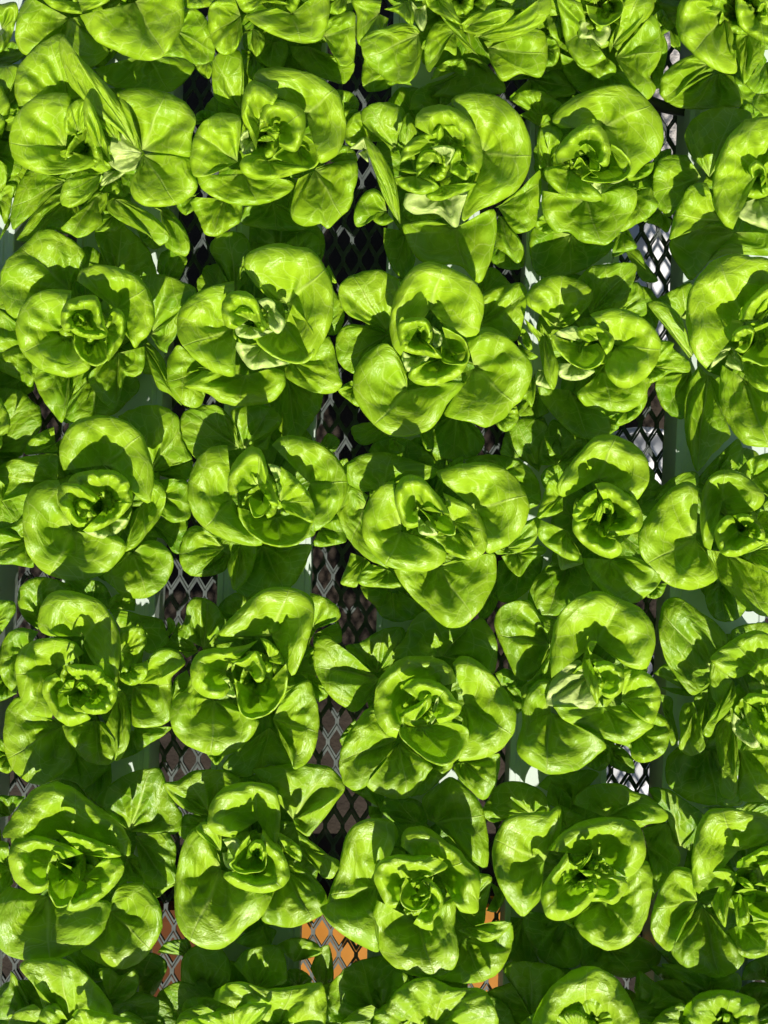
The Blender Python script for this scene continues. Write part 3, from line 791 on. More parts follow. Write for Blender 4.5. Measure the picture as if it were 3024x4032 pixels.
lettuce('lettuce cut by the right edge in the second whole row, huge arching left leaf', C, (1580, 760), '''
A 6 10 1520,620 1290,895 1235,830 1190,720 1172,600 1180,480 1220,380 1300,280 1390,225 1465,213 1560,225 1660,240 1740,290 1730,450 1600,600
C 7 11 1620,600 1480,600 1500,540 1560,470 1620,410 1680,380 1740,400 1720,500 1650,560 1600,640 1540,630
C 7.5 10.8 1540,730 1440,730 1460,670 1520,635 1575,650 1570,710 1545,770 1510,800 1460,780
B 7 10 1600,720 1575,650 1620,630 1700,610 1740,700 1700,840 1640,880 1560,850 1500,830 1540,790
A 6 9 1560,860 1465,790 1500,830 1520,920 1560,990 1640,1030 1720,1020 1760,900 1640,880 1570,860
A 4 7 1210,820 1190,830 1130,750 1060,660 980,560 945,500 1010,490 1080,520 1150,600 1170,700 1215,790
F 1.5 4 1170,600 940,510 1030,460 1120,410 1200,380 1220,450 1190,560
F 2 4.5 1200,900 1130,880 1000,960 990,1010 1020,1100 1080,1170 1160,1185 1180,1050 1210,950
A 3 6 1300,930 1245,875 1195,960 1165,1080 1160,1200 1175,1330 1235,1500 1300,1430 1400,1330 1435,1280 1385,1150 1370,990 1330,940
A 5 8.5 1520,960 1385,870 1370,970 1370,1080 1400,1180 1460,1280 1530,1345 1620,1360 1700,1340 1750,1200 1740,1040 1640,1030 1540,1000 1480,920
Ap 5 7 1430,800 1310,900 1350,800 1440,760 1480,800 1510,900 1400,880
''', 25)
A = (0, 1580, 1.508); B = (1000, 1580, 1.508); C = (1924, 1580, 1.508)
lettuce('lettuce in the middle row, leftmost column, hood leaf on top, bowl leaf lower right', A, (600, 620), '''
A 5.5 9.5 610,380 375,410 355,340 355,270 385,190 440,125 520,92 620,85 720,105 800,155 850,210 880,290 910,390 912,480 900,560 885,608 830,580 790,500 720,430 660,370
A 4.5 8 430,770 350,470 280,470 200,510 150,580 135,680 140,800 160,890 210,970 290,1030 390,1060 490,1062 580,1040 650,1000 720,930 750,860 700,800 560,790
C 7 11.5 520,650 595,575 540,530 470,490 400,480 350,510 342,570 360,640 400,700 450,745 505,745
C 7 10 530,690 450,690 445,600 490,590 540,620 575,680
C 7 10.8 650,610 490,770 540,778 620,750 700,700 760,640 785,600 750,580
Ap 5.5 9 640,720 500,775 560,805 620,815 690,790 740,740 765,700 720,690
C 7 11 640,580 400,480 430,440 500,415 560,407 640,405 710,425 760,470 785,540 785,600
A 4.5 7.5 850,600 915,460 960,490 985,560 970,640 930,720 870,790 840,830 800,870 740,890 760,800 780,720 800,650
A 3.5 6.5 790,900 860,830 920,825 980,860 1030,930 1020,1010 980,1090 910,1150 830,1172 740,1165 680,1110 610,1040 650,1000 700,950 740,890
A 3 5.5 940,560 920,470 1000,460 1110,475 1120,560 1135,640 1120,700 1020,718 960,680 900,650
A 3 6 340,480 350,320 250,315 100,340 0,380 -60,450 -60,600 0,600 130,560 200,500
F 2 4 200,740 150,560 0,590 -80,650 -80,800 0,760 100,700
A 2.5 5 180,820 130,690 60,740 -60,780 -80,900 -40,960 80,970 200,985 190,920
A 2.5 4.5 330,250 320,150 250,180 180,230 140,290 160,318 250,310 350,310 370,220
A 2.5 5.5 880,430 700,90 800,40 920,22 1010,50 1060,100 1075,200 1110,290 1140,345 1060,345 990,410 900,420
F 1.5 3.5 920,430 910,360 1010,350 1140,350 1110,470 1000,460
F 1.5 3.5 900,720 960,690 1110,700 1100,790 1070,850 1060,905 1020,890 1000,830 880,800
''', 31)
lettuce('lettuce in the middle row, second column, narrow arched heart leaf and ear-like right leaf', A, (1570, 580), '''
A 4.5 8 1380,580 1350,260 1290,265 1210,300 1150,380 1120,470 1115,560 1140,660 1200,740 1290,800 1400,840 1500,860 1560,850 1500,790 1430,680 1400,620
C 7 11.5 1530,500 1365,560 1350,500 1370,400 1430,310 1500,268 1550,290 1580,360 1600,450 1640,560 1650,620 1615,620
B 7.5 10.5 1560,600 1475,560 1480,620 1510,690 1560,680 1600,620 1615,560 1580,500
A 5.5 9.5 1660,600 1665,385 1740,440 1800,500 1850,580 1872,660 1850,720 1780,690 1700,660
B 5 8.8 1640,690 1410,630 1420,690 1470,770 1560,840 1650,865 1740,860 1810,820 1855,740 1865,680 1780,660
Ap 6.5 10 1640,480 1590,370 1650,385 1675,420 1675,520 1655,560
A 4.5 8 1838,490 1613,260 1648,225 1718,202 1808,215 1908,255 1978,310 2038,390 2063,480 2053,570 2008,650 1948,720 1868,770 1870,680 1820,540
A 2.5 5 1900,760 1858,775 1960,700 2000,680 2040,760 2055,830 1980,855 1900,865 1850,855
A 3.5 6 1330,870 1300,830 1230,760 1160,738 1105,770 1075,850 1065,930 1090,1000 1140,1035 1200,1000 1260,930 1300,890
F 2 4 1350,900 1290,890 1200,1010 1140,1035 1230,1040 1330,1010 1370,950
A 4 6.5 1430,850 1360,850 1370,920 1350,970 1365,1050 1385,1120 1440,1090 1490,1020 1520,920 1530,860
A 2 4.5 1560,860 1440,950 1400,1120 1500,1165 1620,1140 1720,1110 1790,1020 1830,930 1845,850 1700,870
A 2.5 5 1420,280 1170,345 1090,270 1060,140 1100,60 1200,25 1300,30 1370,100 1400,150
A 2.5 5 1450,280 1385,120 1375,60 1440,30 1560,20 1640,60 1675,120 1610,205 1590,290
F 2 3 1900,320 1900,250 1950,190 2018,235 1990,300
F 2 3 2000,420 2010,350 2060,340 2070,390 2040,420
''', 32)
lettuce('lettuce in the middle row, third column, large pointed leaf hanging below it', B, (1030, 690), '''
A 5 8.5 880,770 830,470 770,490 700,560 655,640 642,730 655,830 700,900 780,970 860,1000 960,1010 1060,1000 1130,950 1140,890 1040,820 960,790
C 7 11.5 970,640 975,745 930,755 890,740 860,680 835,590 840,520 880,450 940,437 1000,455 1050,510 1110,580 1158,670 1080,620
B 7.5 10.5 1070,690 985,640 1030,690 1080,760 1150,795 1195,790 1190,730 1150,670
Ap 7 9 1010,720 975,680 980,780 1050,800 1090,790 1040,700
A 5.5 9 1180,720 1120,540 1200,580 1280,620 1340,680 1380,780 1385,860 1340,915 1290,800 1220,760
A 5 8.5 1180,800 1020,800 1080,850 1150,900 1240,935 1320,940 1350,890 1330,820 1250,770
A 4.5 8.5 1310,640 1110,470 1080,420 1150,395 1250,368 1350,362 1450,380 1530,430 1590,500 1625,580 1635,650 1600,750 1530,840 1440,890 1380,900 1385,800 1350,690
F 2 4 1450,450 1250,360 1300,330 1400,315 1530,335 1620,380 1690,480 1700,600 1640,640
F 3 4.5 1180,420 1130,400 1180,350 1243,320 1240,370
A 3 6 1500,870 1600,720 1690,690 1690,780 1640,860 1560,900 1450,910 1420,890
A 2.5 4.5 1560,900 1690,850 1740,880 1700,920 1640,960 1580,1040 1520,1000 1480,940 1470,920
F 1 3 1580,900 1450,950 1440,1100 1450,1180 1520,1195 1620,1130 1700,1020 1720,920
A 3 6 760,520 900,450 1050,460 1095,410 980,360 880,330 790,305 700,305 600,335 540,390 545,450 560,490 650,540
A 3 5.5 650,640 680,560 560,490 520,600 485,670 500,740 560,820 630,900 720,960 800,990 700,900 660,780
A 2.5 4.5 660,930 575,900 550,980 515,1080 560,1100 610,1100 640,1020 690,960
A 3.5 6 800,1000 690,965 640,1010 612,1060 640,1095 740,1105 850,1110 880,1100 850,1050
A 4 7.5 1090,980 830,1000 860,1060 920,1140 1000,1220 1080,1300 1160,1345 1240,1335 1310,1280 1380,1180 1430,1080 1440,980 1420,900 1320,930 1200,940
F 1.5 3.5 820,1100 630,1100 660,1160 720,1220 760,1280 850,1310 950,1290 1010,1240 940,1160
F 1 2.5 1400,1150 1440,1060 1460,1150 1410,1260 1350,1300 1330,1270
F 1.5 3 900,400 680,300 720,240 800,210 950,240 1020,290 1080,370 1050,400
A 3 4.5 830,230 805,220 800,290 840,315 890,300 890,265 850,268 855,220
''', 33)
lettuce('lettuce in the middle row, fourth column, spiral cup heart and hood leaf on top', C, (690, 700), '''
A 5.5 9.8 650,460 570,505 440,570 410,540 405,490 440,430 500,350 570,270 640,205 720,198 800,220 880,270 940,340 955,420 940,500 905,560 875,590 840,540 760,500 690,470
C 7 11 650,640 640,520 580,550 525,610 497,680 520,720 580,700
C 6.5 10.5 660,740 497,700 500,770 550,840 630,900 720,933 785,905 790,850 720,830
C 7 11 740,690 630,490 700,480 780,520 850,570 900,630 917,710 890,770 800,795 700,800
A 7.5 10.5 630,730 580,760 620,690 670,600 680,650 650,750
C 7.5 10.3 710,670 675,660 680,590 730,600 745,650 720,690
B 7.5 10 760,730 690,790 720,740 770,690 830,690 900,715 880,770 800,795
A 4.5 7.5 440,570 405,425 360,460 325,560 290,690 380,680 440,650
F 2 4 420,480 480,365 410,370 340,400 310,450 330,520
A 4.5 7.5 470,770 300,700 290,790 330,850 400,900 480,945 560,955 530,880 450,800
A 4 8 720,940 560,930 580,1000 640,1090 720,1160 800,1195 870,1200 930,1160 1000,1100 1030,1030 960,970 850,920 760,920
A 2.5 4.5 960,1090 1060,1080 1030,1150 990,1172 940,1165
Ap 3 5.5 450,910 405,910 430,1000 480,990 560,960 500,930
F 2 4.5 470,970 400,930 320,1000 260,1080 230,1180 250,1240 305,1265 420,1265 540,1180 610,1120 600,1020 560,970
F 1.5 3.5 300,420 300,380 180,330 100,260 100,190 170,110 260,103 340,130 350,200 320,350
F 1.5 3.5 400,380 300,380 300,290 340,180 380,110 450,140 540,200 580,240 520,330 480,370
A 2.5 4 170,340 130,310 72,315 80,260 95,212 140,270 180,335
F 1.5 3.5 930,650 880,590 920,520 1000,520 1100,450 1200,415 1245,430 1240,500 1100,560 1000,640
''', 34)
lettuce('lettuce cut by the right edge in the middle row, half-shaded round leaf at left', C, (1500, 770), '''
A 4.5 8 1230,815 1250,520 1200,480 1150,480 1060,540 980,630 910,730 888,820 900,900 950,980 1010,1040 1080,1095 1180,1120 1270,1105 1340,1070 1360,1050 1330,950 1290,900 1250,870
A 5.5 9.5 1390,590 1320,885 1280,860 1262,790 1255,690 1260,600 1280,500 1330,430 1400,405 1470,415 1540,450 1600,510 1640,570 1600,640 1500,665 1420,665
C 7 11 1480,770 1640,850 1560,890 1460,925 1390,910 1350,840 1340,780 1370,710 1420,675 1455,690 1460,740
C 7 10.8 1540,760 1450,680 1510,665 1580,690 1630,750 1640,810 1600,840
B 7 10.5 1490,810 1380,830 1390,890 1440,915 1540,900 1640,850 1560,830 1450,815
A 6 9.5 1590,720 1600,660 1660,650 1720,700 1720,850 1650,840
A 5 8.5 1560,900 1545,940 1590,980 1660,1010 1740,1000 1740,870 1640,860
A 4 7.5 1420,900 1290,880 1310,950 1350,1030 1400,1100 1470,1170 1560,1240 1650,1280 1740,1260 1740,1060 1650,1010 1570,960 1500,920
F 1.5 3.5 1380,1050 1280,1100 1290,1200 1330,1280 1400,1310 1480,1290 1530,1220 1480,1130
F 2 4 1330,480 1280,500 1240,480 1300,390 1400,290 1480,225 1510,280 1500,380 1420,410
A 3 6 1560,470 1480,410 1540,350 1620,315 1700,310 1740,400 1740,600 1660,570
''', 35)
A = (0, 2280, 1.508); B = (1000, 2280, 1.508); C = (1924, 2280, 1.508)
lettuce('lettuce in the fourth whole row, leftmost column, ring heart and bright leaf at right', A, (510, 640), '''
A 5.5 9.5 500,340 300,340 240,310 225,240 250,140 310,80 400,68 500,90 590,130 650,200 700,290 718,400 712,500 690,585 620,570 540,480 500,400
A 5 8.5 330,540 500,440 450,380 370,355 280,350 190,370 120,420 90,500 95,580 110,670 140,750 180,800 240,815 310,820 280,740 250,640
C 6 9.5 400,650 330,555 270,590 250,660 270,730 310,800 360,850 420,875 500,850 540,825 450,810
C 7 11.5 500,640 370,520 430,508 520,508 590,525 625,580 600,620
C 7 11 560,680 625,575 680,610 700,665 685,730 640,790 570,805 510,795 480,765
A 8 10.5 430,660 340,690 370,640 400,605 445,600 400,660
C 8 10.5 500,680 450,640 480,610 520,630 540,680 520,700
B 7.5 9.5 470,720 400,690 410,750 450,770 510,740 540,690
A 4 7 720,430 712,290 790,278 850,290 872,340 860,410 820,480 770,560 720,560
A 5 8 740,530 880,480 875,560 840,610 780,632 715,600 705,550
A 3.5 7 790,640 830,560 870,500 900,450 960,412 1020,415 1080,450 1100,500 1060,545 1020,590 1025,680 1015,760 1010,840 900,880 790,870 775,760
A 2 4.5 800,860 790,880 860,880 960,885 1020,880 970,930 900,970 820,1015 790,960
F 1 3 780,900 930,940 850,1010 780,1050 710,1065 740,1000
A 4.5 7.5 700,700 700,640 750,690 775,780 775,900 760,980 720,1060 680,1085 700,1030 690,960 650,900 630,860 660,810
A 4 7 560,840 370,870 390,940 440,1010 500,1070 570,1100 650,1100 690,1060 700,990 650,910 620,850
A 3 6.5 370,870 300,820 200,800 110,700 50,750 25,860 20,960 45,1070 100,1160 180,1210 250,1222 400,1130 450,1050 430,960
F 1.5 4 450,1030 250,1225 350,1190 450,1210 500,1250 560,1210 620,1150 660,1110 560,1095 480,1060
F 1 2.5 600,1080 660,1100 660,1220 600,1290 560,1320 500,1260
F 2 4.5 250,250 225,300 140,230 105,130 120,50 180,0 280,-10 400,30 440,70
F 1 3 550,150 370,50 400,0 500,0 600,20 660,100 650,180
F 2 4.2 720,300 650,180 720,180 830,210 960,240 985,300 1000,370 940,420 880,440 780,330
A 3 4.5 1000,340 975,320 1000,290 990,240 1010,228 1040,260 1035,310 1000,335
F 1 3 720,180 650,180 655,120 700,90 800,110 800,190
A 2.5 5 150,440 230,310 120,290 50,320 0,420 0,560 50,650 100,675 100,560
A 2 4 60,1050 30,960 0,950 -40,1000 -30,1110 40,1155 80,1130
F 1 3 40,600 100,680 0,725 -60,700 -60,560 0,540
''', 41)
lettuce('lettuce in the fourth whole row, second column, beaked upper leaf and deep bowl heart', A, (1540, 580), '''
A 5 9.5 1610,335 1560,335 1450,340 1300,335 1320,290 1400,200 1500,105 1560,65 1660,48 1760,58 1835,95 1868,170 1855,280 1820,400 1770,530 1740,578 1720,560 1715,500 1665,440
F 4 6 1500,350 1290,340 1270,385 1340,380 1450,350
A 3 6 1850,300 1840,80 1930,110 2000,160 2023,220 1990,255 1900,280 1855,340 1830,395
F 1.5 3.5 1860,330 2010,250 2030,320 2020,380 1930,370 1860,400
C 5.5 9.8 1340,550 1535,360 1460,390 1370,405 1260,410 1180,435 1140,490 1130,560 1145,640 1200,690 1270,712 1330,700 1360,660
A 6 9.5 1600,470 1545,350 1590,360 1650,420 1690,490 1680,510 1600,490
C 7 11 1470,540 1370,490 1440,470 1520,425 1560,480 1580,540 1560,605 1520,610 1505,560
B 6 10.5 1530,690 1390,590 1400,650 1410,740 1430,800 1480,832 1520,830 1600,800 1660,740 1700,660 1710,560 1700,500
Ap 6.5 9.5 1370,640 1320,590 1355,585 1375,620 1400,700 1370,700 1345,690
A 4 7.5 1270,720 1130,580 1100,660 1050,690 1015,760 1012,840 1040,920 1100,980 1180,1020 1260,1045 1350,1045 1430,1000 1500,930 1530,870 1540,840 1460,830 1410,760 1340,710
A 3.5 7 1620,830 1700,660 1830,600 1870,690 1893,800 1888,930 1850,1050 1800,1110 1743,1125 1740,1040 1680,960
A 2 4.5 1600,880 1360,1050 1320,1120 1380,1165 1480,1170 1540,1130 1600,1100 1680,1120 1740,1120 1700,980
A 3 5 1300,1030 1220,1030 1250,1070 1285,1105 1335,1050
F 3 5.5 1150,640 1110,540 1040,590 1020,700 1010,760 1060,720
A 2.5 5 1830,600 1770,550 1830,560 1900,600 1950,685 1890,730 1880,700
A 3 5.5 1830,480 1800,460 1850,420 1900,400 1870,500 1840,520
F 2 4.5 1210,410 1050,330 1100,230 1110,160 1150,112 1220,115 1280,150 1320,200 1335,270 1280,340 1270,400
F 1.5 3.5 1180,430 1060,250 1010,350 950,420 1050,420 1110,470
F 1.5 3.5 1420,230 1310,190 1340,120 1400,80 1490,100 1500,130 1420,200 1340,240
''', 42)
lettuce('lettuce in the fourth whole row, third column, thick hood around its heart', B, (1010, 760), '''
C 5.5 9.8 930,690 845,945 790,925 735,850 712,770 718,680 745,590 810,515 880,470 960,455 1060,462 1140,495 1185,545 1195,615 1130,600
C 7 11 1040,760 880,650 920,600 1000,590 1080,605 1150,650 1200,720 1235,760 1200,820 1100,860
C 7 10.5 950,850 860,850 865,800 920,765 1000,720 1050,680 1050,750 1000,810
B 6 9 990,880 855,880 870,940 920,990 990,1050 1060,1095 1140,1110 1200,1080 1250,1010 1280,930 1260,880 1180,850 1090,860
Ap 7 10 1070,800 1060,780 1085,700 1100,690 1090,800 1055,860 1045,830
A 4.5 8.5 1250,740 1180,500 1230,455 1300,470 1380,530 1460,620 1520,700 1555,790 1545,900 1490,990 1400,1050 1300,1075 1210,1075 1260,1000 1280,920 1260,850 1200,800
A 4 7.5 850,950 760,850 700,760 650,790 600,860 550,930 512,1030 508,1130 535,1215 600,1255 670,1225 720,1150 780,1050
A 4 7.5 860,980 760,1060 720,1150 670,1225 750,1280 850,1307 930,1290 980,1230 1040,1150 1060,1110 960,1040 900,970
A 2.5 5 1010,1100 930,1295 1020,1270 1100,1200 1170,1130 1180,1080 1060,1090
A 3 6 1230,1080 1180,1120 1220,1190 1280,1250 1355,1312 1420,1260 1450,1160 1458,1040 1380,1060 1300,1080
A 3 6 740,590 660,510 600,460 520,400 440,335 380,350 355,420 360,520 400,620 450,690 520,750 600,790 700,700
F 2 4.5 730,560 640,500 540,400 620,380 720,320 800,288 890,295 880,400 840,470 800,530
A 3 5.5 1120,460 830,470 850,400 890,355 920,280 980,205 1040,190 1140,280 1280,260 1350,230 1410,300 1445,400 1440,500 1420,560 1330,500 1220,460
F 2 4 620,900 600,830 530,910 510,960 530,1000
F 1.5 3.5 1480,650 1430,560 1500,540 1620,600 1600,760 1560,800 1530,720
A 2 4 640,1230 600,1230 580,1260 650,1270 655,1235
''', 43)
lettuce('lettuce in the fourth whole row, fourth column, wide pale patch left of its heart', C, (610, 600), '''
A 5.5 9.5 640,380 370,590 366,500 370,380 395,260 440,180 520,115 600,80 660,68 750,110 860,150 930,200 978,280 988,380 970,460 940,530 850,530 760,480 690,420
A 7 11 600,470 645,370 600,370 565,450 555,530 580,610 640,740 655,670 640,580 610,510
Ap 5 7.4 610,560 540,480 470,500 410,560 370,610 345,740 420,757 520,765 600,770 640,740
C 6.5 10.5 700,610 620,500 690,482 750,510 800,550 805,620 780,680 720,710 660,680
A 5 8.8 790,720 800,535 880,530 960,570 1015,650 1020,730 1000,800 970,860 850,800
A 4.5 8 680,760 385,760 440,830 530,880 640,930 740,965 830,975 920,920 980,860 900,800 780,750
A 3 6 880,920 1000,790 1060,840 1075,920 1050,1020 980,1075 900,1090 850,1060 830,1000 740,970
A 2.5 5 1030,750 1020,680 1090,710 1095,800 1120,900 1125,960 1090,992 1075,960 1070,880 1040,800
A 4.5 8 370,790 360,600 300,600 250,640 205,700 195,780 200,860 175,940 165,1010 210,1080 290,1130 370,1160 470,1150 570,1110 650,1040 700,990 640,930 520,880 430,820
A 4 7 330,640 370,430 330,500 260,590 200,640 195,700 250,750 310,660
A 2.5 5 360,390 420,250 300,200 240,130 150,130 70,170 35,240 50,340 100,450 150,560 180,598 260,590 310,510 360,440
F 1.5 3.5 200,620 40,560 100,530 200,590 220,640 190,720 110,650
F 2 4 720,1020 720,970 790,1000 850,1060 865,1150 790,1140 730,1110 700,1060
A 2 4 660,1020 700,970 725,1010 715,1100 660,1140 580,1110
''', 44)
lettuce('lettuce cut by the right edge in the fourth whole row, narrow strap leaves at left', C, (1590, 780), '''
A 2.5 5 1350,560 1330,450 1420,360 1350,260 1280,210 1180,140 1100,105 1035,150 1012,260 1020,380 1060,500 1130,600 1210,690 1300,640
F 2 4 1560,450 1420,380 1450,300 1550,265 1680,270 1740,400
A 5.5 9.5 1620,530 1530,560 1470,590 1400,560 1318,480 1330,450 1420,380 1520,320 1600,305 1680,340 1760,420 1740,460
A 4.5 8 1450,600 1320,490 1310,580 1320,680 1350,750 1345,820 1300,860 1270,900 1290,940 1320,930 1350,860 1420,790 1470,700 1460,610
C 6.5 10.5 1620,780 1510,720 1540,680 1600,680 1680,690 1740,760 1740,840
C 6.5 10.5 1620,800 1510,720 1520,800 1560,900 1610,970 1660,990 1720,960 1680,880
A 6 9.5 1640,630 1540,560 1600,490 1680,470 1740,500 1740,650
Ap 4.5 7.5 1520,860 1450,790 1450,900 1560,1000 1610,990 1580,930 1540,850 1490,770
A 4 7.5 1450,870 1440,790 1390,830 1350,900 1350,1000 1370,1090 1390,1160 1365,1230 1390,1290 1450,1310 1480,1250 1470,1150 1480,1050 1480,950
A 4 7.5 1500,1020 1470,1000 1490,1080 1480,1200 1490,1300 1560,1325 1659,1310 1740,1250 1740,1050 1640,1010
A 3.5 6.5 1230,770 1215,730 1160,740 1132,820 1140,920 1130,1000 1170,1040 1230,1045 1290,990 1260,950 1240,860
F 3 5.5 1300,700 1300,650 1220,700 1240,800 1250,950 1300,960 1320,830
F 2 4.5 1300,990 1130,990 1060,1060 1050,1160 1080,1240 1180,1310 1330,1345 1500,1340 1500,1290 1400,1250 1370,1100 1340,970
F 1 3 1150,650 980,560 1060,500 1130,600 1210,690 1100,680 1020,640
''', 45)
A = (0, 2960, 1.508); B = (1000, 2960, 1.508); C = (1924, 2960, 1.508); D = (0, 3632, 1.0972); E = (1512, 3632, 1.0972)
lettuce('lettuce in the lowest whole row, leftmost column, wide arched leaf over the heart', A, (430, 660), '''
C 5 9.5 430,520 20,512 15,480 60,400 120,310 200,225 320,177 420,205 520,275 610,345 700,415 745,470 780,570 760,622 710,565
C 6 9.8 290,660 495,605 420,560 320,525 220,495 130,497 80,530 50,610 60,700 90,770 150,820 200,842 250,835 290,800
C 7 11.5 490,610 330,462 420,475 520,505 620,545 700,590 720,620 640,632
C 6.5 10.5 500,750 620,630 700,625 738,680 720,745 650,830 560,900 460,945 395,940 400,910
B 6 9.5 400,740 290,650 275,720 280,800 300,870 340,925 400,915 480,860 520,790 490,770 440,720
A 7.5 10 440,690 300,635 360,660 430,710 480,760 475,660
A 4 7.5 280,860 230,845 130,830 60,800 0,850 -60,950 -60,1090 0,1170 80,1220 190,1245 300,1240 420,1200 520,1150 600,1080 635,1000 660,900 600,880 400,930 300,880
A 3.5 7 660,950 665,860 700,800 760,780 850,780 900,830 950,910 965,1000 950,1080 900,1170 830,1250 740,1288 650,1280 560,1240 480,1180 560,1120 620,1060
F 2.5 5 770,470 700,420 570,290 650,200 750,135 870,100 960,110 990,200 1040,310 1085,380 1050,480 950,500
A 2.5 5 800,500 1000,480 1045,560 1040,660 1050,760 1000,800 920,810 860,790 840,700 820,600
A 1.5 3.5 900,800 860,780 890,830 935,865 990,820 1040,790
F 1.5 4 60,380 150,265 60,260 -20,265 -40,330 0,390
A 3 5.5 60,700 50,540 0,530 -50,600 -50,800 0,870 80,780
F 3 5 750,640 780,600 840,650 850,780 760,770 700,800
''', 51)
lettuce('lettuce in the lowest whole row, second column, long bowl leaf hanging below its heart', A, (1510, 620), '''
A 5 9.5 1530,410 1375,510 1290,490 1235,440 1240,350 1275,265 1340,208 1430,182 1540,183 1610,200 1645,240 1665,340 1662,450 1635,550 1600,530 1560,460
C 6 10 1520,680 1560,460 1610,520 1680,600 1718,690 1715,760 1660,815 1560,840 1450,822 1370,785 1325,740 1345,715
B 7 10.5 1510,630 1480,490 1420,560 1380,640 1360,670 1420,720 1500,720 1570,700 1585,600 1560,530
C 8 11 1520,610 1460,640 1480,560 1520,522 1560,530 1580,600 1560,650
Ap 5.5 9 1370,600 1320,520 1400,510 1440,560 1390,640 1440,700 1400,710 1340,680 1320,600
A 5 8 1310,590 1300,590 1260,550 1190,500 1165,450 1220,415 1310,480 1320,540
A 4 8 1315,700 1300,610 1250,530 1180,440 1110,500 1070,600 1050,700 1035,830 1045,980 1070,1060 1140,1130 1230,1170 1310,1172 1380,1130 1450,1060 1540,990 1590,920 1620,840 1540,840 1420,810 1340,760
A 3 6.5 1680,700 1720,640 1800,690 1880,760 1940,860 1910,970 1830,1010 1720,1045 1620,1030 1550,990 1600,900 1630,840
A 5 8 1690,570 1640,480 1680,490 1780,570 1785,650 1740,630 1690,590
A 3 5.5 1780,560 1770,480 1830,520 1900,570 1960,620 2013,650 1980,745 1920,750 1870,690 1800,640
A 2.5 5.5 1740,400 1640,200 1560,150 1500,110 1620,85 1760,72 1880,75 1970,100 2050,210 2000,290 1930,390 1860,470 1830,505 1760,460
A 2.5 5 1240,360 1230,380 1130,360 1050,310 1000,250 970,190 1060,170 1130,120 1240,105 1340,115 1430,170 1300,230
F 1 3 1600,180 1480,160 1560,100 1620,80 1680,160
F 2 4 1200,440 1220,390 1130,370 1090,380 1060,480 1100,520 1170,440
F 2 4 1560,1030 1510,1015 1640,1060 1620,1120 1600,1170 1500,1165 1400,1130 1450,1080
''', 52)
lettuce('lettuce in the lowest whole row, third column, crumpled tight heart over a wide lower leaf', B, (980, 860), '''
C 5 9.5 1080,720 870,560 880,490 920,450 1000,440 1080,480 1150,540 1220,580 1260,640 1330,710 1348,780 1335,860 1330,950 1260,960 1215,940 1200,850
A 4.5 8 730,800 860,500 830,420 760,395 680,400 600,430 550,490 520,600 500,700 460,800 430,900 395,925 440,1010 520,1080 600,1130 740,1190 720,1080 710,950
C 6.5 10.5 900,800 840,930 790,920 745,840 712,760 720,690 760,640 840,612 940,610 1050,620 1150,670 1130,705 1050,715
B 7.5 11 970,840 900,740 865,840 880,910 940,945 1000,935 1040,880 1050,830 1000,760
C 6.5 10.5 1030,890 995,730 1050,760 1100,810 1125,880 1110,950 1070,1000 1060,1060 1000,1050 945,1020
C 8 11 960,880 920,880 940,850 1000,840 1050,850 1010,900
A 4.5 8 970,1010 730,880 705,960 705,1060 740,1170 810,1260 900,1310 1000,1340 1100,1330 1180,1290 1215,1220 1205,1100 1190,1060 1200,960 1190,860 1100,960
F 3.5 6 1240,900 1340,720 1410,740 1400,830 1380,920 1360,1030 1300,1040 1220,960
A 4.5 7 1280,1040 1210,1060 1290,1100 1370,1130 1440,1110 1500,1060 1527,1010 1430,1005 1360,1030
A 2.5 6 1240,1110 1480,1070 1530,1020 1537,1120 1500,1240 1430,1330 1330,1370 1200,1370 1080,1340 1180,1310 1215,1220
A 2 4 850,1260 775,1220 772,1338 850,1335 920,1320
F 2 4 960,420 860,440 790,390 745,340 790,270 950,280 1020,330 1030,420
A 2.5 5.5 1070,420 1030,400 1000,280 1100,190 1170,150 1280,230 1350,320 1380,430 1392,560 1380,690 1300,650 1240,570 1130,480
F 1.5 3 740,330 580,230 660,200 770,260 760,390 690,390 680,320
A 2 4.5 1430,850 1400,770 1490,850 1440,950 1380,945
''', 53)
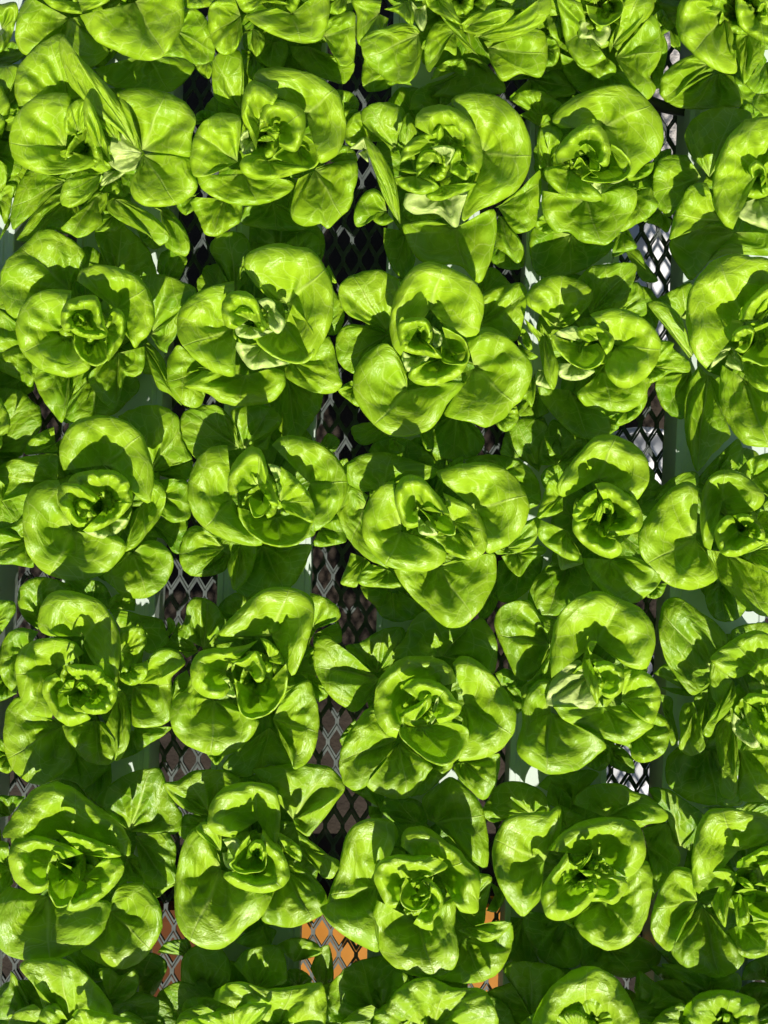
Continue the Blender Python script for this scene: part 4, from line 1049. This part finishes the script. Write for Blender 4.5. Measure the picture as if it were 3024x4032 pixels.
lettuce('lettuce in the lowest whole row, fourth column, eyelid-shaped top leaf and pointed left leaf', C, (580, 740), '''
C 5 9.5 640,620 345,585 380,540 450,470 560,410 680,388 790,395 880,430 925,510 932,620 900,690 830,745 750,700
A 4.5 8.5 330,650 345,570 420,490 430,330 400,320 370,350 280,360 180,368 95,410 45,490 22,600 35,720 80,830 140,920 205,982 260,930 305,880 320,780
C 6.5 10.5 500,780 465,590 430,640 360,730 312,820 315,900 345,980 400,1003 480,993 570,935 640,850
C 7 10.8 650,800 530,700 600,705 700,725 790,745 828,790 800,850 740,908 680,890 610,890
A 7.5 11 520,730 440,795 450,700 470,640 520,670 560,650 620,580 600,640
C 8 10.5 560,800 500,830 530,770 560,760 640,760 650,830 600,860
A 7.5 10 670,690 625,700 640,670 690,655 730,690 700,720
A 4 8 690,890 830,750 870,690 930,645 965,700 972,800 960,900 930,1010 880,1100 800,1160 700,1178 600,1130 520,1050 510,1000 560,950 620,900
A 4 6.5 520,980 445,1010 510,1045 540,960
A 3 6 700,390 500,310 520,260 580,210 680,187 800,195 850,230 940,260 1030,330 1065,380 1050,415 950,430 900,450 860,420 780,390
F 1.5 3.5 250,370 360,360 365,320 330,250 260,200 160,175 60,195 0,280 -40,360 20,420 90,400
F 2.5 4.5 420,340 350,310 345,260 370,190 480,260 490,340 430,340
F 1.5 3.5 500,320 290,200 360,140 520,115 590,105 655,130 600,190 530,230
F 3 5 470,450 430,490 400,320 480,340 570,390 500,430
F 2 4 940,560 910,450 1060,420 1090,520 1140,620 1100,720 1000,830 970,880 950,700
F 1.5 3.5 450,1000 330,960 220,950 200,1020 240,1120 300,1230 400,1275 530,1270 560,1100 500,1040
F 1 3 700,1150 560,1100 540,1200 560,1280 740,1330 860,1340 1000,1270 1020,1200 900,1100 800,1160
F 1 2.5 200,990 130,980 120,1100 100,1240 200,1290 300,1250
''', 54)
lettuce('lettuce cut by the right edge in the lowest whole row, drooping split lower leaves', C, (1530, 800), '''
A 5 9.3 1480,590 1250,845 1220,820 1206,640 1222,520 1255,410 1310,345 1420,338 1530,350 1620,365 1700,420 1740,480 1660,545 1560,540
C 6.5 10.5 1600,680 1470,690 1480,650 1560,600 1640,560 1740,560 1740,640 1640,680 1540,700
A 6 10 1370,800 1270,830 1290,720 1370,690 1450,710 1470,760 1440,850 1420,950 1405,1040 1370,1000 1320,900
A 7.5 10.5 1480,770 1465,750 1510,745 1560,780 1573,812 1520,805
A 6.5 9.5 1490,840 1440,860 1460,940 1480,1035 1545,1010 1540,900
B 6 9.5 1610,880 1460,830 1530,810 1640,830 1740,860 1740,1010 1620,1000 1560,970 1520,930
A 6.5 10 1640,760 1600,660 1680,640 1740,700 1740,820 1640,800 1580,790
A 4 7.5 1240,890 1230,850 1200,790 1200,700 1100,690 1030,790 980,920 962,1050 1000,1130 1080,1185 1120,1080 1200,990
A 3.5 7 1270,920 1150,1010 1080,1120 1090,1200 1160,1280 1270,1320 1380,1340 1480,1290 1518,1220 1440,1110 1390,1050 1320,950
A 4 7.5 1480,1030 1400,1070 1440,1140 1500,1210 1570,1227 1660,1200 1740,1100 1740,1000 1600,1000
F 1.5 4 1500,400 1270,330 1400,320 1500,330 1540,300 1660,290 1740,330
F 2 4.5 1140,560 1060,560 1055,440 1060,380 1010,290 950,220 1060,220 1180,300 1280,380 1240,480 1200,590
F 2 4 1100,1170 1010,1180 1050,1220 1130,1285 1165,1275
''', 55)
lettuce('shaded lettuce cut by the bottom edge at far left', D, (330, 480), '''
A 5 8.5 300,430 190,380 150,280 85,200 100,170 200,155 280,160 340,195 400,250 460,320 490,390 480,450
F 3 5 150,450 180,430 100,280 50,210 40,270 0,320 -60,430 0,480
A 6 9.5 420,520 310,400 340,375 420,385 520,405 600,440 640,520
A 3 5 470,330 420,200 480,200 520,230 580,200 600,250 580,310 520,350
F 3 5 560,430 500,350 580,330 620,380 700,420 720,500
F 1 3 600,270 500,290 480,190 560,190 640,130 720,170 700,250 650,330 600,350
F 1 3 400,250 280,150 340,115 420,170 500,200 480,260
''', 61, (-math.pi / 2, 3.6, 1))
lettuce('lettuce cut by the bottom edge in the second column, flat rolled top leaf', D, (1080, 480), '''
F 2.5 4 830,150 680,130 720,85 810,75 830,110
F 2.5 4.5 880,290 780,250 790,150 850,100 950,110 1000,200 970,300 930,330 800,330
F 3 5 1100,290 1010,180 1060,120 1200,100 1235,170 1235,260 1180,275
F 2.5 4.5 1270,170 1190,100 1270,65 1360,85 1390,130 1320,160
F 1.5 3 1290,280 1230,260 1240,210 1290,200 1345,240 1340,280
F 2 3.5 1390,300 1340,200 1380,110 1420,100 1440,200 1440,280
A 5.5 9 1200,450 920,330 950,280 1040,255 1150,285 1270,275 1385,262 1410,320 1408,420 1395,520
A 6 9.5 1020,490 800,435 870,400 980,375 1080,350 1170,355 1165,400
F 4 6 880,420 780,430 800,340 900,320 990,350
''', 62, (-math.pi / 2, 3.6, 1))
lettuce('lettuce cut by the bottom edge in the third column, big dark leaf beside it', E, (150, 480), '''
F 3 5.5 -20,440 -250,430 -245,300 -180,210 -90,160 10,150 100,230 130,330
A 5 8.5 200,460 0,380 50,300 130,245 210,240 300,280 420,285 460,330 490,400 495,460
F 4.5 7 60,520 -60,440 0,415 100,410 180,430
''', 63, (-math.pi / 2, 3.6, 1))
lettuce('lettuce cut by the bottom edge in the fourth column, bright arched top leaf', E, (870, 500), '''
A 2.5 5 640,420 610,340 560,270 515,200 560,170 700,180 780,220 760,260 700,330
C 4.5 9 870,500 650,500 640,430 690,320 770,235 860,190 940,200 1020,260 1075,350 1110,450 1110,500
A 5 8 900,440 830,370 870,320 950,330 1000,400 990,470
A 5 8.5 850,490 760,400 830,380 900,440
A 2.5 5 1110,390 1080,290 1100,210 1160,250 1250,320 1300,350 1260,420 1150,430
''', 64, (-math.pi / 2, 3.6, 1))
lettuce('lettuce in the bottom right corner with a small bright leaf tip', E, (1480, 480), '''
C 4.5 8.5 1470,470 1290,400 1310,350 1370,305 1460,290 1560,312 1622,350 1615,405 1640,470
F 4 6 1360,470 1280,460 1290,380 1310,360 1400,440
F 2.5 4.5 1400,300 1230,230 1200,180 1300,190 1420,230 1530,220 1540,290 1450,290
F 2 4.5 1600,340 1560,300 1600,280 1659,280 1720,320 1700,400
F 1 3 1250,200 1180,120 1250,150 1290,200 1230,260 1130,180
F 1 3 1640,250 1540,250 1570,180 1659,140 1720,160 1700,300
''', 65, (-math.pi / 2, 3.6, 1))

# ---------------------------------------------------------------- things under the bench, seen through it
def tub(px, py, ztop, r, label):
    c = P(px, py, ztop)
    h = ztop - FLOOR_Z
    root = empty('white_tub', (c.x, c.y, FLOOR_Z))
    tag(root, label, 'tub', 'white tubs under the bench')
    MB().lathe([(0, 0.002), (r * .86, 0.002), (r * .90, 0.02), (r * .98, h - .03), (r * .985, h), (r * .955, h), (r * .95, h - .03), (r * .87, .03), (0, .022)], 56).build('body', MAT_TUB, root, True)
    MB().lathe([(r * .99, h - .025), (r * 1.03, h - .022), (r * 1.04, h - .004), (r * 1.02, h + .006), (r * .96, h + .006), (r * .95, h - .002)], 56).build('rim', MAT_TUB, root, True)
    MB().lathe([(0, h + .002), (r * .55, h + .0025), (r * .60, h + .006), (r * .64, h + .0025), (r * .945, h + .002), (r * .95, h - .004)], 56).build('lid', MAT_TUB, root, True)
    return root
tub(2560, 1130, -0.30, 0.125, 'white round tub seen through the mesh beside the second row of lettuces')
tub(2540, 2010, -0.33, 0.125, 'white round tub seen through the mesh beside the third row of lettuces')
tub(2480, 2900, -0.36, 0.125, 'white round tub seen through the mesh beside the fourth row of lettuces')

def crate(px0, px1, py_top, py_bot, ztop, label, mat):
    a, b = P(px0, py_bot, ztop), P(px1, py_top, ztop)
    root = empty('plastic_crate', ((a.x + b.x) / 2, (a.y + b.y) / 2, FLOOR_Z))
    tag(root, label, 'crate', 'plastic crates under the bench')
    hx, hy, h = (b.x - a.x) / 2, (b.y - a.y) / 2, ztop - FLOOR_Z
    t = .006
    MB().box(-hx, hx, -hy, hy, 0.0, .008).build('floor_panel', mat, root)
    for s in (-1, 1):
        y0, y1 = sorted((s * hy, s * (hy - t)))
        MB().box(-hx, hx, y0, y1, .010, h).build('side_panel', mat, root)
        x0, x1 = sorted((s * (hx), s * (hx - t)))
        MB().box(x0, x1, -hy + t + .001, hy - t - .001, .010, h).build('end_panel', mat, root)
    m = MB()
    m.box(-hx - .012, hx + .012, hy - .004, hy + .016, h, h + .010).box(-hx - .012, hx + .012, -hy - .016, -hy + .004, h, h + .010)
    m.box(-hx - .012, -hx + .006, -hy + .005, hy - .005, h, h + .009).box(hx - .006, hx + .012, -hy + .005, hy - .005, h, h + .009)
    m.build('rim', mat, root)
    n = int(hx * 2 / .06)
    for k in range(n):
        x = -hx + (k + .5) * 2 * hx / n
        MB().box(x - .003, x + .003, hy - t - .010, hy - t - .0005, .012, h - .004).build('rib', mat, root)
    return root
crate(1130, 2040, 3600, 4500, -0.55, 'orange plastic crate under the bench at the foot of the second gap', MAT_ORANGE)
crate(330, 1060, 3610, 4500, -0.56, 'dull brown crate under the bench at the foot of the first gap', MAT_BROWN)

# a pale stone slab lying on the floor, seen in the upper right gap
c = P(2610, 430, FLOOR_Z)
m = MB()
rs = random.Random(8)
ring = [(0.20 * math.cos(a) * rs.uniform(.85, 1.1), 0.26 * math.sin(a) * rs.uniform(.9, 1.08)) for a in [k * math.tau / 18 for k in range(18)]]
n = len(ring)
m.add([(x, y, 0) for x, y in ring] + [(x * .97, y * .97, .05) for x, y in ring] + [(x * .90, y * .90, .062 + rs.uniform(-.002, .002)) for x, y in ring],
      [(i, (i + 1) % n, n + (i + 1) % n, n + i) for i in range(n)] + [(n + i, n + (i + 1) % n, 2 * n + (i + 1) % n, 2 * n + i) for i in range(n)] + [tuple(range(2 * n, 3 * n))])
o = m.build('stone_slab', MAT_STONE)
o.location = (c.x, c.y, FLOOR_Z + .002)
tag(o, 'pale rough stone slab on the ground below the upper right gap', 'stone slab')

# black hose looping over the bench edge beside it
pts = hermite([(2440, 250), (2470, 330), (2540, 390), (2630, 425), (2760, 440)], 24)
path = [P(x, y, -0.02) for x, y in pts]
m = MB()
vs_, fs = [], []
for i, p in enumerate(path):
    d = (path[min(i + 1, len(path) - 1)] - path[max(i - 1, 0)]).normalized()
    s = d.cross(Vector((0, 0, 1))).normalized()
    for k in range(10):
        a = math.tau * k / 10
        vs_.append(p + s * .006 * math.cos(a) + Vector((0, 0, 1)) * .006 * math.sin(a))
for i in range(len(path) - 1):
    for k in range(10):
        fs.append((i * 10 + k, i * 10 + (k + 1) % 10, (i + 1) * 10 + (k + 1) % 10, (i + 1) * 10 + k))
m.add(vs_, fs)
tag(m.build('hose', simple('black_rubber', (0.03, 0.03, 0.03, 1), 0.5), None, True), 'black rubber hose curving over the mesh in the upper right gap', 'hose')
